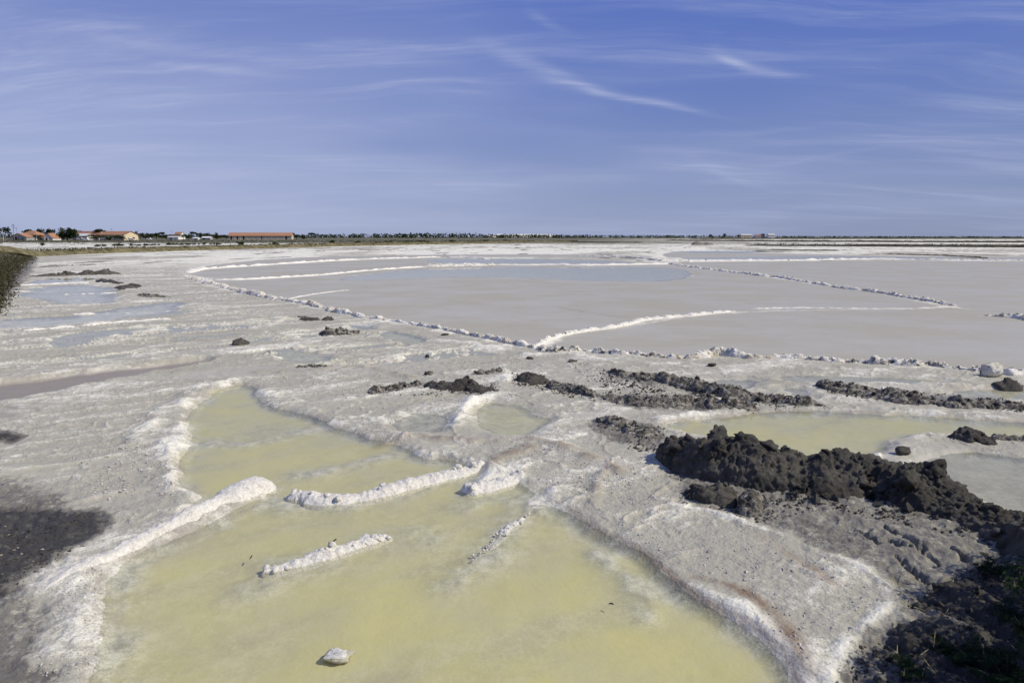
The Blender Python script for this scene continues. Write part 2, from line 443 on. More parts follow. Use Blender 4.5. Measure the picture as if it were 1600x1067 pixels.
# fan of rows and columns round the survey station, finer where the eye is near
def make_rows():
    r = [0.5]
    def grow(to, k):
        while r[-1] < to: r.append(r[-1] * (1 + k))
    grow(3.2, 0.08); grow(32, 0.0034); grow(130, 0.0062); grow(300, 0.02); grow(12000, 0.06)
    return np.array(r)
ROWS = make_rows()
_tx = np.tan(np.radians(38.8))
COLS = np.concatenate([-np.linspace(3.5, _tx * 1.02, 46)[:-1], np.linspace(-_tx, _tx, 900), np.linspace(_tx * 1.02, 3.5, 46)[1:]])
GY, GXr = np.meshgrid(ROWS, COLS, indexing='ij')
GX = (GXr * GY)
GX = GX.astype(np.float32); GYf = GY.astype(np.float32)
NR, NC = GX.shape

fx = GX.ravel(); fy = GYf.ravel(); NV = fx.size
dist = np.sqrt(fx * fx + fy * fy)
NEAR = dist < 160
# warped coordinates give every shoreline a natural wander
wamp = np.clip(dist * 0.006, 0.03, 0.35)
wx = fx + wamp * fbm2(fx * 1.7, fy * 1.7, 4, 1); wy = fy + wamp * fbm2(fx * 1.7, fy * 1.7, 4, 2)

def subset(P, margin):
    lo = P.min(0) - margin; hi = P.max(0) + margin
    return np.nonzero((wx > lo[0]) & (wx < hi[0]) & (wy > lo[1]) & (wy < hi[1]))[0]

def seg_dist(x, y, P, closed):
    """distance to a polyline, with the position along it (0..1 in segment index)"""
    best = np.full(x.shape, 1e9, dtype=np.float32); par = np.zeros(x.shape, dtype=np.float32)
    n = len(P) if closed else len(P) - 1
    for i in range(n):
        a = P[i]; b = P[(i + 1) % len(P)]; e = b - a; L = max(e @ e, 1e-9)
        t = np.clip(((x - a[0]) * e[0] + (y - a[1]) * e[1]) / L, 0, 1).astype(np.float32)
        d = (x - a[0] - t * e[0]) ** 2 + (y - a[1] - t * e[1]) ** 2
        k = d < best; best[k] = d[k]; par[k] = i + t[k]
    return np.sqrt(best), par / n

def poly_sd(P, margin):
    """signed distance (negative inside) for the ground points near a polygon"""
    ix = subset(P, margin); x = wx[ix]; y = wy[ix]
    d, _ = seg_dist(x, y, P, True)
    ins = np.zeros(x.shape, bool)
    for i in range(len(P)):
        a = P[i]; b = P[(i + 1) % len(P)]
        if a[1] == b[1]: continue
        c = ((a[1] > y) != (b[1] > y)) & (x < (b[0] - a[0]) * (y - a[1]) / (b[1] - a[1]) + a[0])
        ins ^= c
    return ix, np.where(ins, -d, d)

# ---- layers of the height field and of the surface mix
big = fbm2(fx * 0.35, fy * 0.35, 4, 5); mid = fbm2(fx * 2.1, fy * 2.1, 4, 6); fine = fbm2(fx * 9, fy * 9, 4, 7)
fade_f = 1 - sstep(12, 40, dist); fade_m = 1 - sstep(60, 160, dist)
# streaks run along the old rake lines, lower left to upper right
sa, sb = math.cos(0.55), math.sin(0.55)
sx = fx * sa + fy * sb; sy = -fx * sb + fy * sa
streak = fbm2(sx * 0.22, sy * 1.1, 5, 9)
H = 0.030 + 0.016 * big * fade_m + 0.012 * mid * fade_m + 0.007 * fine * fade_f + 0.012 * streak * fade_m
H = H.astype(np.float32)
WHITE = (0.13 + 0.44 * streak + 0.20 * big + 0.20 * mid).astype(np.float32)
MUD = np.zeros(NV, np.float32); YEL = np.zeros(NV, np.float32); PAN = np.zeros(NV, np.float32)
STAIN = np.clip(0.25 * (noise2(fx * 0.9, fy * 0.9, 21) - 0.35), 0, 1).astype(np.float32) * fade_m; OLIVE = np.zeros(NV, np.float32)
GRAIN = np.full(NV, 1.0, np.float32)
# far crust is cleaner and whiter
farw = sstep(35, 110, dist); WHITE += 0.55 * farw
# wet smooth films lie in the hollows of the crust
film = fbm2(sx * 0.16 + 3.1, sy * 0.62, 5, 15)
PAN[:] = np.maximum(PAN, 0.85 * sstep(0.10, 0.38, film) * (1 - sstep(50, 110, dist)) * sstep(6.5, 9, dist))
GRAIN[:] = 1 - 0.7 * PAN
# branching crests of crust: thin pale lines that stand a little proud
def crest(u, v, width, seed, octv=4):
    return np.exp(-(fbm2(u, v, octv, seed) / width) ** 2)
gate = sstep(-0.15, 0.35, fbm2(fx * 0.4, fy * 0.4, 3, 23))
v1 = crest(sx * 0.30, sy * 0.85, 0.045, 24) * gate; v2 = crest(fx * 0.9, fy * 0.9, 0.06, 25) * (1 - gate * 0.5); v3 = crest(sx * 0.13, sy * 1.0, 0.07, 26) * sstep(-1, -7, fx)
veins = np.clip(np.maximum(np.maximum(v1, 0.7 * v2), 0.9 * v3), 0, 1) * fade_m * sstep(4.5, 7.5, dist)
VEIN = veins.astype(np.float32)
H += 0.028 * VEIN; WHITE += 0.40 * VEIN; PAN *= 1 - VEIN; SILT = np.zeros(NV, np.float32)
STAIN += 0.30 * VEIN * np.clip(0.2 + noise2(fx * 1.5, fy * 1.5, 27), 0, 1)
# the far white flats are flecked and streaked
fs = fbm2(fx * 0.05, fy * 0.022, 4, 28); WHITE -= 0.55 * sstep(0.0, 0.45, fs) * sstep(60, 95, dist)
MUD[:] = np.maximum(MUD, 0.55 * sstep(0.42, 0.62, fbm2(fx * 0.28, fy * 0.07, 4, 29)) * sstep(70, 100, dist) * (1 - sstep(330, 420, dist)))
# the mid-left flats are broad pale and grey bands
leftband = sstep(-2.0, -9.0, fx) * sstep(9, 14, fy) * (1 - sstep(60, 90, fy))
WHITE += leftband * (0.30 * fbm2(sx * 0.10, sy * 0.55, 4, 14) - 0.05)

def zone_white(pts, amt, soft=0.8):
    P = chaikin(G(pts)); ix, sd = poly_sd(P, soft * 2); w = 1 - sstep(-soft, soft, sd); WHITE[ix] += amt * w

def zone_mud(pts, amt, soft=0.4, rough=0.02):
    P = chaikin(G(pts)); ix, sd = poly_sd(P, soft * 3 + 0.3)
    w = 1 - sstep(-soft, soft, sd + 0.45 * soft * mid[ix]); MUD[ix] = np.maximum(MUD[ix], amt * w)
    H[ix] += w * rough * (0.6 * mid[ix] + 0.5 * fine[ix] * fade_f[ix])

PANS = [
    [(300, 437), (345, 450), (395, 461), (460, 472), (515, 486), (600, 501), (720, 523), (835, 546), (880, 523), (960, 514), (1050, 498), (1150, 488), (1300, 484), (1430, 483), (1480, 479), (1430, 471), (1370, 457), (1310, 449), (1260, 443), (1180, 430), (1100, 420), (1045, 413.5), (900, 415), (760, 415), (660, 418), (560, 425), (460, 432), (330, 438)],
    [(845, 547), (880, 523), (960, 514), (1050, 498), (1150, 488), (1300, 484), (1430, 483), (1500, 480), (1640, 505), (1680, 540), (1660, 595), (1540, 582), (1450, 574), (1320, 567), (1200, 561), (1100, 559), (1000, 557), (880, 551)],
    [(1045, 410), (1250, 408), (1400, 407.5), (1700, 409), (1720, 440), (1640, 505), (1560, 493), (1430, 470), (1310, 449), (1180, 430), (1100, 419), (1050, 413)],
    [(285, 428), (300, 424), (380, 417), (500, 410), (680, 403), (900, 405), (1000, 409), (1040, 411.5), (900, 413), (760, 413), (660, 416), (500, 429.5), (380, 436), (330, 436.5)],
    [(310, 416), (430, 404), (560, 400), (700, 398), (850, 397.5), (1000, 399), (1040, 404), (900, 402), (760, 402), (620, 403), (500, 408), (330, 420)],
    [(1045, 405), (1030, 397), (1060, 393), (1250, 397), (1400, 400), (1700, 403), (1700, 407), (1500, 406), (1300, 405)],
]
for P in PANS:
    Q = chaikin(G(P)); ix, sd = poly_sd(Q, 1.5)
    w = 1 - sstep(-0.28, 0.06, sd)
    PAN[ix] = np.maximum(PAN[ix], w)
    rim = np.exp(-((sd - 0.12) / 0.22) ** 2); WHITE[ix] += 0.35 * rim; MUD[ix] *= 1 - w; STAIN[ix] *= 1 - w
    H[ix] = H[ix] * (1 - w) + w * (0.014 + 0.003 * big[ix] * fade_m[ix] + 0.002 * mid[ix] * fade_f[ix])
    GRAIN[ix] *= 1 - 0.80 * w

# (key, points, yellow 0..1, depth, shore stain, label)
POOLS = [
    ('main', [(120, 1200), (140, 1090), (150, 1000), (158, 930), (175, 890), (215, 864), (280, 842), (340, 812), (392, 786), (425, 764), (424, 754), (385, 764), (345, 784), (312, 800), (290, 803), (300, 786), (312, 778), (296, 766), (277, 755), (282, 727), (300, 692), (288, 666), (300, 640), (335, 612), (370, 602), (402, 603), (404, 630), (470, 646), (520, 664), (568, 684), (612, 690), (640, 700), (660, 718), (700, 716), (738, 730), (752, 742), (735, 758), (728, 772), (752, 762), (790, 752), (806, 748), (832, 765), (860, 785), (895, 806), (930, 830), (970, 850), (1008, 870), (1030, 890), (1052, 915), (1090, 940), (1130, 960), (1175, 985), (1210, 1015), (1232, 1045), (1240, 1090), (1225, 1200)], 1.0, 0.055, 0.9, 'broad shallow pool of yellow green brine in the foreground'),
    ('right_yellow', [(1036, 664), (1060, 656), (1120, 651), (1180, 646), (1260, 641), (1350, 645), (1450, 650), (1540, 655), (1600, 660), (1690, 668), (1690, 690), (1560, 690), (1500, 680), (1440, 680), (1400, 690), (1385, 704), (1330, 722), (1290, 725), (1240, 715), (1190, 700), (1150, 692), (1100, 683), (1060, 674)], 0.92, 0.06, 0.35, 'yellow brine pool behind the dark mud bank'),
    ('right_grey', [(1425, 722), (1500, 704), (1600, 714), (1700, 722), (1700, 840), (1600, 806), (1530, 778), (1480, 760), (1440, 742)], 0.04, 0.06, 0.0, 'grey milky pool beside the right end of the mud bank'),
    ('small_yellow', [(733, 640), (742, 668), (770, 676), (796, 685), (838, 681), (856, 668), (866, 655), (838, 646), (822, 632), (790, 630), (760, 624)], 0.5, 0.04, 0.0, 'small round pool with a yellow middle'),
    ('small_grey', [(606, 660), (628, 650), (642, 640), (676, 645), (706, 648), (704, 664), (684, 678), (650, 676), (622, 678)], 0.05, 0.035, 0.1, 'small grey pool left of the round pool'),
    ('strip_blue', [(1085, 600), (1112, 592), (1190, 592), (1182, 606), (1150, 613), (1112, 608)], 0.0, 0.03, 0.0, 'blue puddle behind the mud ridge'),
    ('strip_long', [(1203, 587), (1270, 585), (1360, 588), (1450, 591), (1500, 598), (1440, 602), (1360, 600), (1280, 599), (1222, 596)], 0.1, 0.03, 0.1, 'long shallow puddle below the salt ridge'),
    ('strip_small', [(1215, 606), (1262, 606), (1268, 620), (1290, 628), (1240, 622)], 0.0, 0.03, 0.0, 'narrow puddle between two mud ridges'),
    ('strip_right', [(1455, 612), (1540, 604), (1640, 612), (1640, 628), (1540, 626), (1500, 622)], 0.1, 0.03, 0.1, 'puddle below the salt boulder'),
    ('green_mid', [(588, 524), (610, 517), (640, 523), (676, 534), (655, 538), (620, 536)], 0.45, 0.03, 0.0, 'small greenish pool beside the salt dyke'),
    ('green_left', [(425, 555), (450, 547), (490, 550), (526, 561), (500, 569), (455, 569)], 0.25, 0.03, 0.0, 'pale puddle among the crust on the left'),
    ('cut', [(545, 505), (580, 505), (590, 513), (570, 518), (548, 514)], 0.0, 0.03, 0.0, 'bluish puddle behind a mud mound'),
    ('channel', [(-90, 606), (0, 597), (80, 586), (200, 572), (260, 565), (310, 558), (336, 560), (320, 567), (260, 577), (180, 592), (110, 606), (50, 618), (0, 627), (-90, 646)], 0.0, 0.08, 0.18, 'long grey brown brine channel on the left'),
    ('pink', [(-60, 642), (0, 637), (40, 639), (62, 643), (30, 652), (-60, 662)], 0.0, 0.035, 0.25, 'narrow pinkish pool at the left edge'),
    ('l1', [(42, 441), (60, 437), (120, 435), (168, 436), (122, 440), (80, 443), (46, 444)], 0.0, 0.04, 0, 'farthest thin strip of blue brine on the left'),
    ('l2', [(22, 464), (40, 456), (60, 450), (90, 447), (130, 445), (150, 447), (177, 450), (180, 455), (176, 460), (187, 468), (178, 474), (130, 476), (95, 476), (78, 473), (55, 466)], 0.0, 0.05, 0, 'ribbed blue brine pool on the left'),
    ('l3', [(-40, 506), (0, 500), (40, 497), (100, 496), (130, 490), (200, 480), (240, 475), (288, 471), (283, 482), (268, 490), (230, 496), (160, 502), (90, 509), (40, 513), (-40, 516)], 0.0, 0.05, 0, 'blue brine pool with a white rib across it'),
    ('l4', [(74, 540), (84, 526), (150, 517), (220, 512), (242, 514), (200, 521), (150, 529), (130, 539), (90, 547)], 0.05, 0.03, 0, 'grey blue pool nearest the brine channel'),
    ('far_a', [(505, 438), (560, 429), (640, 421), (690, 418.5), (760, 417.5), (900, 418), (1000, 416.5), (1075, 420), (1095, 430), (1065, 438), (1000, 441), (900, 438.5), (800, 434), (700, 432.5), (600, 438)], 0.0, 0.03, 0, 'wide blue sheet of brine on the main pan'),
    ('far_b', [(650, 406.5), (700, 403.5), (780, 404), (860, 404), (960, 407.5), (1015, 411), (900, 412), (760, 413), (690, 412)], 0.0, 0.03, 0, 'blue sheet of brine behind the long white ridge'),
    ('far_c', [(1045, 404.6), (1090, 401.5), (1250, 400), (1330, 400), (1450, 402), (1640, 403), (1640, 406.5), (1450, 405), (1250, 405.5), (1120, 405.8)], 0.0, 0.03, 0, 'far blue sheet of brine on the right'),
    ('far_d', [(1030, 393.5), (1100, 391.5), (1200, 392.5), (1260, 394), (1180, 395.5), (1080, 395.5)], 0.0, 0.03, 0, 'farthest blue sheet of brine'),
]
ORDER = [0, 1, 2, 3, 4, 5, 6, 7, 8, 9, 10, 11, 12, 13, 14, 15, 16, 17, 18, 19, 20, 21]
for k in ORDER:
    key, pts, yel, depth, stn, lab = POOLS[k]
    Q = chaikin(G(pts)); far = Q[:, 1].mean() > 25
    tr = 0.9 if far else (0.20 if key == 'main' else 0.26)
    ix, sd = poly_sd(Q, 1.6 if far else 1.2); sd = sd - (0.06 if key == 'main' else 0.03)
    w = 1 - sstep(-tr, tr * 0.45, sd)
    H[ix] = H[ix] * (1 - w) + w * (-depth + 0.35 * depth * big[ix] * fade_m[ix] + 0.004 * mid[ix])
    yel = yel * 1.0; wy2 = 1 - sstep(-0.34 if key in ('main', 'right_yellow') else -0.30, 0.0, sd + 0.16 * mid[ix] * (yel > 0.3))
    YEL[ix] = np.maximum(YEL[ix] * (1 - w), yel * wy2 * np.clip(0.93 + 0.25 * big[ix], 0.4, 1.0))
    wp = 1 - sstep(-tr, 0.0, sd); PAN[ix] = PAN[ix] * (1 - wp) + wp * (0.95 if key in ('channel', 'pink') else 0.60 if key == 'right_grey' else 0.12 if far else 0.30)
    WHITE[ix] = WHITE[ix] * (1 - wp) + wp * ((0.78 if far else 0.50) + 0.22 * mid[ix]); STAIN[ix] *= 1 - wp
    GRAIN[ix] *= 1 - 0.85 * wp
    MUD[ix] *= 1 - wp
    if not far:
        rim = sstep(-0.05, 0.03, sd) * np.exp(-np.maximum(sd, 0) / 0.10) * (0.8 if key in ('main', 'right_yellow', 'right_grey') else 0.4); WHITE[ix] += 0.42 * rim * np.clip(0.6 + 1.2 * mid[ix] + 0.6 * big[ix], 0, 1.4)
        H[ix] += 0.010 * np.exp(-((sd - 0.16) / 0.12) ** 2) * np.clip(1 + mid[ix], 0, 2)
    if stn:
        gate = np.clip(0.6 + 0.9 * noise2(fx[ix] * 0.7, fy[ix] * 0.7, 31), 0, 1)
        if key == 'main': gate = gate * (0.25 + 0.75 * sstep(0.2, 1.0, fx[ix]))
        STAIN[ix] = np.maximum(STAIN[ix], stn * gate * np.exp(-((sd + 0.01) / 0.04) ** 2))
    if key in ('channel', 'pink'):
        # silty bed
        SILT[ix] = np.maximum(SILT[ix], wp * (1.0 if key == 'channel' else 0.5))

# shallow films of brine stand in the streaked hollows of the left and middle flats
FILM = [(-160, 540), (-60, 500), (10, 470), (40, 444), (60, 432), (180, 432), (270, 452), (300, 470), (390, 480), (470, 492), (520, 505), (600, 512), (720, 532), (800, 548), (840, 560), (780, 576), (640, 575), (520, 582), (420, 580), (345, 552), (200, 562), (60, 582), (-160, 605)]
FQ = chaikin(G(FILM)); ix, sd = poly_sd(FQ, 0.5)
fm = fbm2(sx[ix] * 0.14 + 7.7, sy[ix] * 0.80, 5, 18) + 0.35 * fbm2(fx[ix] * 0.5, fy[ix] * 0.5, 3, 19)
w = sstep(0.06, 0.22, fm) * sstep(-0.1, -0.9, sd) * (1 - np.clip(VEIN[ix] * 1.4, 0, 1))
H[ix] = H[ix] * (1 - w) + w * (-0.004); PAN[ix] = PAN[ix] * (1 - w) + 0.35 * w; GRAIN[ix] *= 1 - 0.8 * w; WHITE[ix] = WHITE[ix] * (1 - w) + w * 0.55
rimf = np.exp(-((fm - 0.04) / 0.05) ** 2); WHITE[ix] += 0.30 * rimf; H[ix] += 0.012 * rimf * (sd < -0.5)
IN_FILM = ('l1', 'l2', 'l3', 'l4', 'green_left', 'cut', 'green_mid')
# salt shoals that grey the yellow water round the ridges that stand in it
SHOALS = [([(395, 905), (430, 885), (500, 872), (560, 850), (625, 835), (660, 835)], 0.30), ([(410, 775), (450, 790), (520, 790), (600, 775), (680, 752), (748, 735)], 0.22),
          ([(705, 905), (740, 880), (780, 840), (820, 805), (850, 790)], 0.26), ([(640, 700), (560, 720), (500, 735), (460, 740)], 0.20), ([(300, 690), (390, 690), (480, 668)], 0.24),
          ([(720, 790), (760, 780), (810, 775), (850, 800)], 0.25), ([(330, 795), (390, 765)], 0.22), ([(930, 860), (990, 900), (1010, 960)], 0.14), ([(190, 900), (170, 960), (165, 1060)], 0.25)]
for pts, r in SHOALS:
    P = G(pts); ix = subset(P, 3 * r + 0.4); d, _ = seg_dist(wx[ix], wy[ix], P, False)
    w = np.exp(-(d / r) ** 2) * np.clip(0.72 + 0.6 * mid[ix] + 0.10 * fine[ix], 0, 1.1)
    YEL[ix] *= np.clip(1 - 0.95 * w, 0, 1); H[ix] += 0.03 * w * (YEL[ix] < 2)
    WHITE[ix] = WHITE[ix] * (1 - w) + w * 0.58; PAN[ix] *= np.clip(1 - 0.8 * w, 0, 1)

YEL *= np.clip(0.96 + 0.45 * fbm2(sx * 0.5 + 9, sy * 1.6, 4, 17), 0.45, 1.0)
# low ribs, veins and stained lines of the crust: (points, half width, height, white, stain)
RIBS = [
    ([(215, 692), (250, 655), (290, 622), (340, 601), (408, 592)], 0.22, 0.07, 0.55, 0.0), ([(0, 968), (60, 928), (150, 882)], 0.16, 0.03, 0.4, 0),
    ([(736, 627), (722, 650), (713, 668)], 0.13, 0.05, 0.7, 0), ([(786, 580), (792, 600), (770, 620), (740, 630)], 0.15, 0.04, 0.45, 0),
    ([(600, 692), (650, 686), (700, 690), (760, 694), (830, 692), (880, 702), (930, 722), (965, 742)], 0.12, 0.06, 0.15, 0.6),
    ([(760, 735), (790, 715), (830, 702)], 0.12, 0.05, 0.0, 0.7),
    ([(1050, 795), (1100, 800), (1180, 825), (1260, 856), (1330, 882), (1368, 906), (1390, 936), (1384, 956), (1345, 986), (1310, 1021), (1296, 1075)], 0.05, 0.022, 0.75, 0),
    ([(1164, 928), (1200, 955), (1240, 1000), (1262, 1060)], 0.075, 0.0, 0, 1.0), ([(1195, 842), (1250, 875), (1298, 918)], 0.06, 0.0, 0, 0.8), ([(1080, 905), (1130, 915), (1165, 930)], 0.05, 0, 0, 0.8),
    ([(400, 585), (470, 583), (550, 573), (590, 578), (640, 592)], 0.13, 0.05, 0.25, 0.35), ([(400, 514), (447, 500)], 0.2, 0.05, 0.4, 0.3),
    ([(465, 543), (500, 550), (560, 558), (620, 563)], 0.14, 0.04, 0.25, 0.25), ([(600, 545), (680, 541), (760, 540)], 0.18, 0.03, 0.35, 0.2), ([(700, 535), (740, 540), (800, 552), (840, 556)], 0.25, 0.05, 0.55, 0),
    ([(255, 720), (262, 690), (300, 660)], 0.15, 0.03, 0.5, 0), ([(240, 790), (262, 770), (270, 745), (262, 715)], 0.12, 0.03, 0.5, 0.1), ([(180, 775), (240, 768), (306, 778)], 0.07, 0.03, 0.5, 0.15),
    ([(1200, 576), (1290, 578), (1382, 583)], 0.14, 0.05, 0.5, 0.2), ([(1340, 600), (1400, 600), (1500, 606), (1560, 606)], 0.14, 0.03, 0.4, 0.2), ([(880, 556), (960, 566), (1080, 573), (1180, 575)], 0.2, 0.03, 0.35, 0),
    ([(60, 672), (120, 664), (205, 668), (240, 655)], 0.10, 0.03, 0.3, 0.35), ([(940, 745), (930, 770), (925, 790)], 0.08, 0.06, 0.2, 0.45), ([(1035, 655), (1100, 648), (1180, 640)], 0.16, 0.04, 0.6, 0.0),
    ([(1400, 690), (1450, 678), (1520, 682), (1600, 690)], 0.25, 0.04, 0.45, 0.1), ([(90, 935), (120, 920), (132, 912)], 0.08, 0.02, 0.5, 0), ([(1040, 892), (1100, 930), (1180, 968), (1235, 1020)], 0.10, 0.02, 0.55, 0.05),
    ([(870, 480), (940, 492), (1000, 500)], 0.12, 0.01, -0.3, 0.35), ([(700, 470), (760, 478)], 0.12, 0.0, 0, 0.2),
]
for pts, r, h, wh, st in RIBS:
    P = chaikin(G(pts), False); ix = subset(P, 4 * r + 0.4); d, t = seg_dist(wx[ix], wy[ix], P, False)
    j = np.clip(0.75 + 0.6 * noise2(fx[ix] * 3, fy[ix] * 3, 41), 0.15, 1.4)
    w = np.exp(-(d / r) ** 2) * j
    H[ix] += h * w; WHITE[ix] += wh * w; STAIN[ix] = np.maximum(STAIN[ix], st * w)

# mud flats
zone_mud([(-80, 790), (0, 800), (60, 792), (110, 800), (150, 797), (178, 812), (160, 838), (112, 866), (60, 892), (22, 922), (0, 955), (-90, 990)], 0.92, 0.15, 0.02)
zone_mud([(-90, 735), (0, 742), (60, 765), (140, 790), (110, 810), (0, 815), (-90, 800)], 0.42, 0.35, 0.01)
zone_mud([(-90, 672), (0, 676), (34, 684), (26, 694), (0, 694), (-90, 690)], 0.85, 0.12, 0.02)
zone_mud([(-90, 945), (0, 938), (50, 940), (70, 985), (62, 1040), (90, 1100), (60, 1250), (-200, 1250)], 0.50, 0.30, 0.02)
zone_mud([(1120, 800), (1180, 818), (1262, 850), (1332, 878), (1372, 902), (1396, 936), (1390, 960), (1350, 992), (1318, 1026), (1305, 1090), (1290, 1300), (1900, 1300), (1900, 860), (1600, 850), (1530, 836), (1468, 822), (1428, 802), (1380, 794), (1324, 782), (1280, 772), (1200, 770)], 0.40, 0.20, 0.02)
zone_mud([(1490, 890), (1600, 860), (1900, 860), (1900, 1300), (1330, 1300), (1350, 1030), (1430, 985), (1480, 940)], 0.95, 0.30, 0.06)
zone_mud([(1030, 690), (1060, 690), (1120, 720), (1200, 735), (1300, 740), (1400, 760), (1500, 800), (1640, 850), (1640, 880), (1520, 845), (1420, 810), (1320, 790), (1240, 780), (1180, 805), (1100, 802), (1050, 770)], 0.46, 0.25, 0.02)
zone_mud([(918, 660), (970, 655), (1020, 668), (1050, 690), (1030, 715), (985, 695), (940, 690)], 0.50, 0.2, 0.03)
zone_mud([(930, 618), (1000, 616), (1120, 630), (1185, 634), (1180, 645), (1060, 645), (980, 640)], 0.45, 0.3, 0.02)
zone_mud([(945, 583), (1030, 588), (1110, 610), (1280, 630), (1275, 640), (1150, 630), (1040, 608), (950, 596)], 0.45, 0.3, 0.02)
zone_mud([(1290, 605), (1350, 608), (1420, 618), (1600, 632), (1640, 645), (1500, 640), (1380, 630), (1310, 620)], 0.48, 0.3, 0.02)
zone_mud([(580, 618), (640, 598), (700, 602), (775, 610), (740, 620), (690, 616), (640, 606), (600, 622)], 0.40, 0.25, 0.02)
zone_mud([(-80, 500), (0, 478), (22, 458), (36, 440), (50, 425), (60, 400), (0, 400), (-90, 430)], 0.55, 0.6, 0.02)
zone_white([(100, 690), (180, 690), (230, 720), (200, 760), (120, 750)], -0.12, 0.5)
zone_white([(330, 440), (300, 432), (220, 400), (600, 388), (900, 384), (1200, 388), (1040, 395), (600, 400), (420, 408), (310, 424)], 0.15, 6)
zone_white([(60, 940), (140, 900), (150, 960), (150, 1100), (40, 1100)], 0.12, 0.3)
zone_white([(820, 760), (900, 780), (1100, 860), (1300, 980), (1290, 1080), (1240, 1040), (1050, 900), (900, 800)], -0.06, 0.2)

# drying cracks in the grey mud
CRACKS = [[(1380, 822), (1392, 832), (1410, 842), (1430, 852), (1442, 866), (1458, 880), (1466, 886)], [(1402, 874), (1412, 888), (1432, 902), (1446, 914), (1470, 934)], [(1490, 862), (1505, 872), (1514, 884)], [(1340, 832), (1360, 844), (1372, 856)], [(1425, 862), (1400, 858), (1392, 850)]]
for c in CRACKS:
    P = G(c); ix = subset(P, 0.5); x = fx[ix] + 0.04 * fbm2(fx[ix] * 7, fy[ix] * 7, 4, 51, .65); y = fy[ix] + 0.04 * fbm2(fx[ix] * 7, fy[ix] * 7, 4, 52, .65)
    d, t = seg_dist(x, y, P, False); taper = np.sin(np.pi * np.clip(t, 0.04, 0.96))
    wdt = 0.022 * (0.3 + taper); H[ix] += -0.10 * np.exp(-(d / wdt) ** 2) + 0.018 * np.exp(-((d - 0.10) / 0.09) ** 2) * taper * np.clip(0.6 + noise2(fx[ix] * 5, fy[ix] * 5, 71), 0, 2)

# the turfed dyke that runs away along the left side
DY = [(-200, 640), (-90, 530), (-40, 505), (-12, 484), (0, 466), (12, 446), (26, 428), (42, 413), (56, 403), (30, 397), (0, 394), (-80, 392), (-400, 400), (-900, 520), (-900, 700)]
Q = G(DY); ix, sd = poly_sd(Q, 3)
slope = sstep(0.0, 5.5, -sd); H[ix] += 1.05 * slope + 0.15 * slope * mid[ix]; w = 1 - sstep(-0.7, 0.15, sd + 0.5 * mid[ix])
OLIVE[ix] = np.maximum(OLIVE[ix], w); MUD[ix] *= 1 - w
DYKE_IX = ix[(sd < -0.1)]
# scrub land beyond the far white strip
scr = sstep(275, 330, fy + 0.16 * fx + 18 * noise2(fx * 0.02, fy * 0.02, 61)) * sstep(150, -60, fx - 0.16 * fy)
OLIVE[:] = np.maximum(OLIVE, scr)
hz = sstep(700, 1100, fy); OLIVE[:] = np.maximum(OLIVE, hz * 0.9)
H += np.where(OLIVE > 0.5, 0.15 * OLIVE * (1 - PAN), 0) * sstep(100, 300, fy)

vid = np.arange(NV, dtype=np.int32).reshape(NR, NC)
quads = np.stack([vid[:-1, :-1], vid[:-1, 1:], vid[1:, 1:], vid[1:, :-1]], -1).reshape(-1, 4)
gme = mesh_np('ground', np.stack([fx, fy, H], -1), quads)
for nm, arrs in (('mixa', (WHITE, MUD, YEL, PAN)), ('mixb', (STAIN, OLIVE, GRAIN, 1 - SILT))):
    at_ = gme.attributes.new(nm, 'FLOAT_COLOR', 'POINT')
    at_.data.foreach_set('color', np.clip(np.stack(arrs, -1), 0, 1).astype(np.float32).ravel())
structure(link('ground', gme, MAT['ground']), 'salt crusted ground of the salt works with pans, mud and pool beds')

def hgt(x, y):
    """ground height by lookup in the fan"""
    y = max(y, ROWS[0]); r = int(np.clip(np.searchsorted(ROWS, y), 1, NR - 1)); c = int(np.clip(np.searchsorted(COLS, x / y), 1, NC - 1))
    a = (y - ROWS[r - 1]) / (ROWS[r] - ROWS[r - 1]); b = (x / y - COLS[c - 1]) / (COLS[c] - COLS[c - 1])
    Z = H.reshape(NR, NC); a = min(max(a, 0), 1); b = min(max(b, 0), 1)
    return float((Z[r - 1, c - 1] * (1 - b) + Z[r - 1, c] * b) * (1 - a) + (Z[r, c - 1] * (1 - b) + Z[r, c] * b) * a)

# ------------------------------------------------------------------ brine sheets
for k, (key, pts, yel, depth, stn, lab) in enumerate(POOLS + [('film', FILM, 0, 0, 0, 'shallow film of brine lying in the hollows of the left and middle flats')]):
    if key in ('channel', 'pink') + IN_FILM: continue          # wet silt, no open water
    P = chaikin(G(pts)); n = len(P)
    area = 0.5 * sum(P[i][0] * P[(i + 1) % n][1] - P[(i + 1) % n][0] * P[i][1] for i in range(n))
    if area < 0: P = P[::-1]
    e = np.roll(P, -1, 0) - np.roll(P, 1, 0); nn = np.stack([e[:, 1], -e[:, 0]], -1); nn /= np.linalg.norm(nn, axis=1)[:, None] + 1e-9
    far = P[:, 1].mean() > 25
    P = P + nn * (0.0 if key == 'film' else 0.55 if far else 0.14)
    vs, _, fs, *_r = delaunay_2d_cdt([Vector((q[0], q[1])) for q in P], [], [list(range(n))], 1, 1e-4)
    zz = 0.009 if key == 'film' else -0.004 - 0.0006 * k; bm = bmesh.new(); bv = [bm.verts.new((v[0], v[1], zz)) for v in vs]
    for t in fs:
        f = bm.faces.new([bv[i] for i in t]); f.normal_update()
        if f.normal.z < 0: f.normal_flip()
    me = bpy.data.meshes.new('brine_pool'); bm.to_mesh(me); bm.free()
    structure(link('brine_pool', me, MAT['water']), lab)
# ------------------------------------------------------------------ swept banks: ridges, dykes and mud mounds

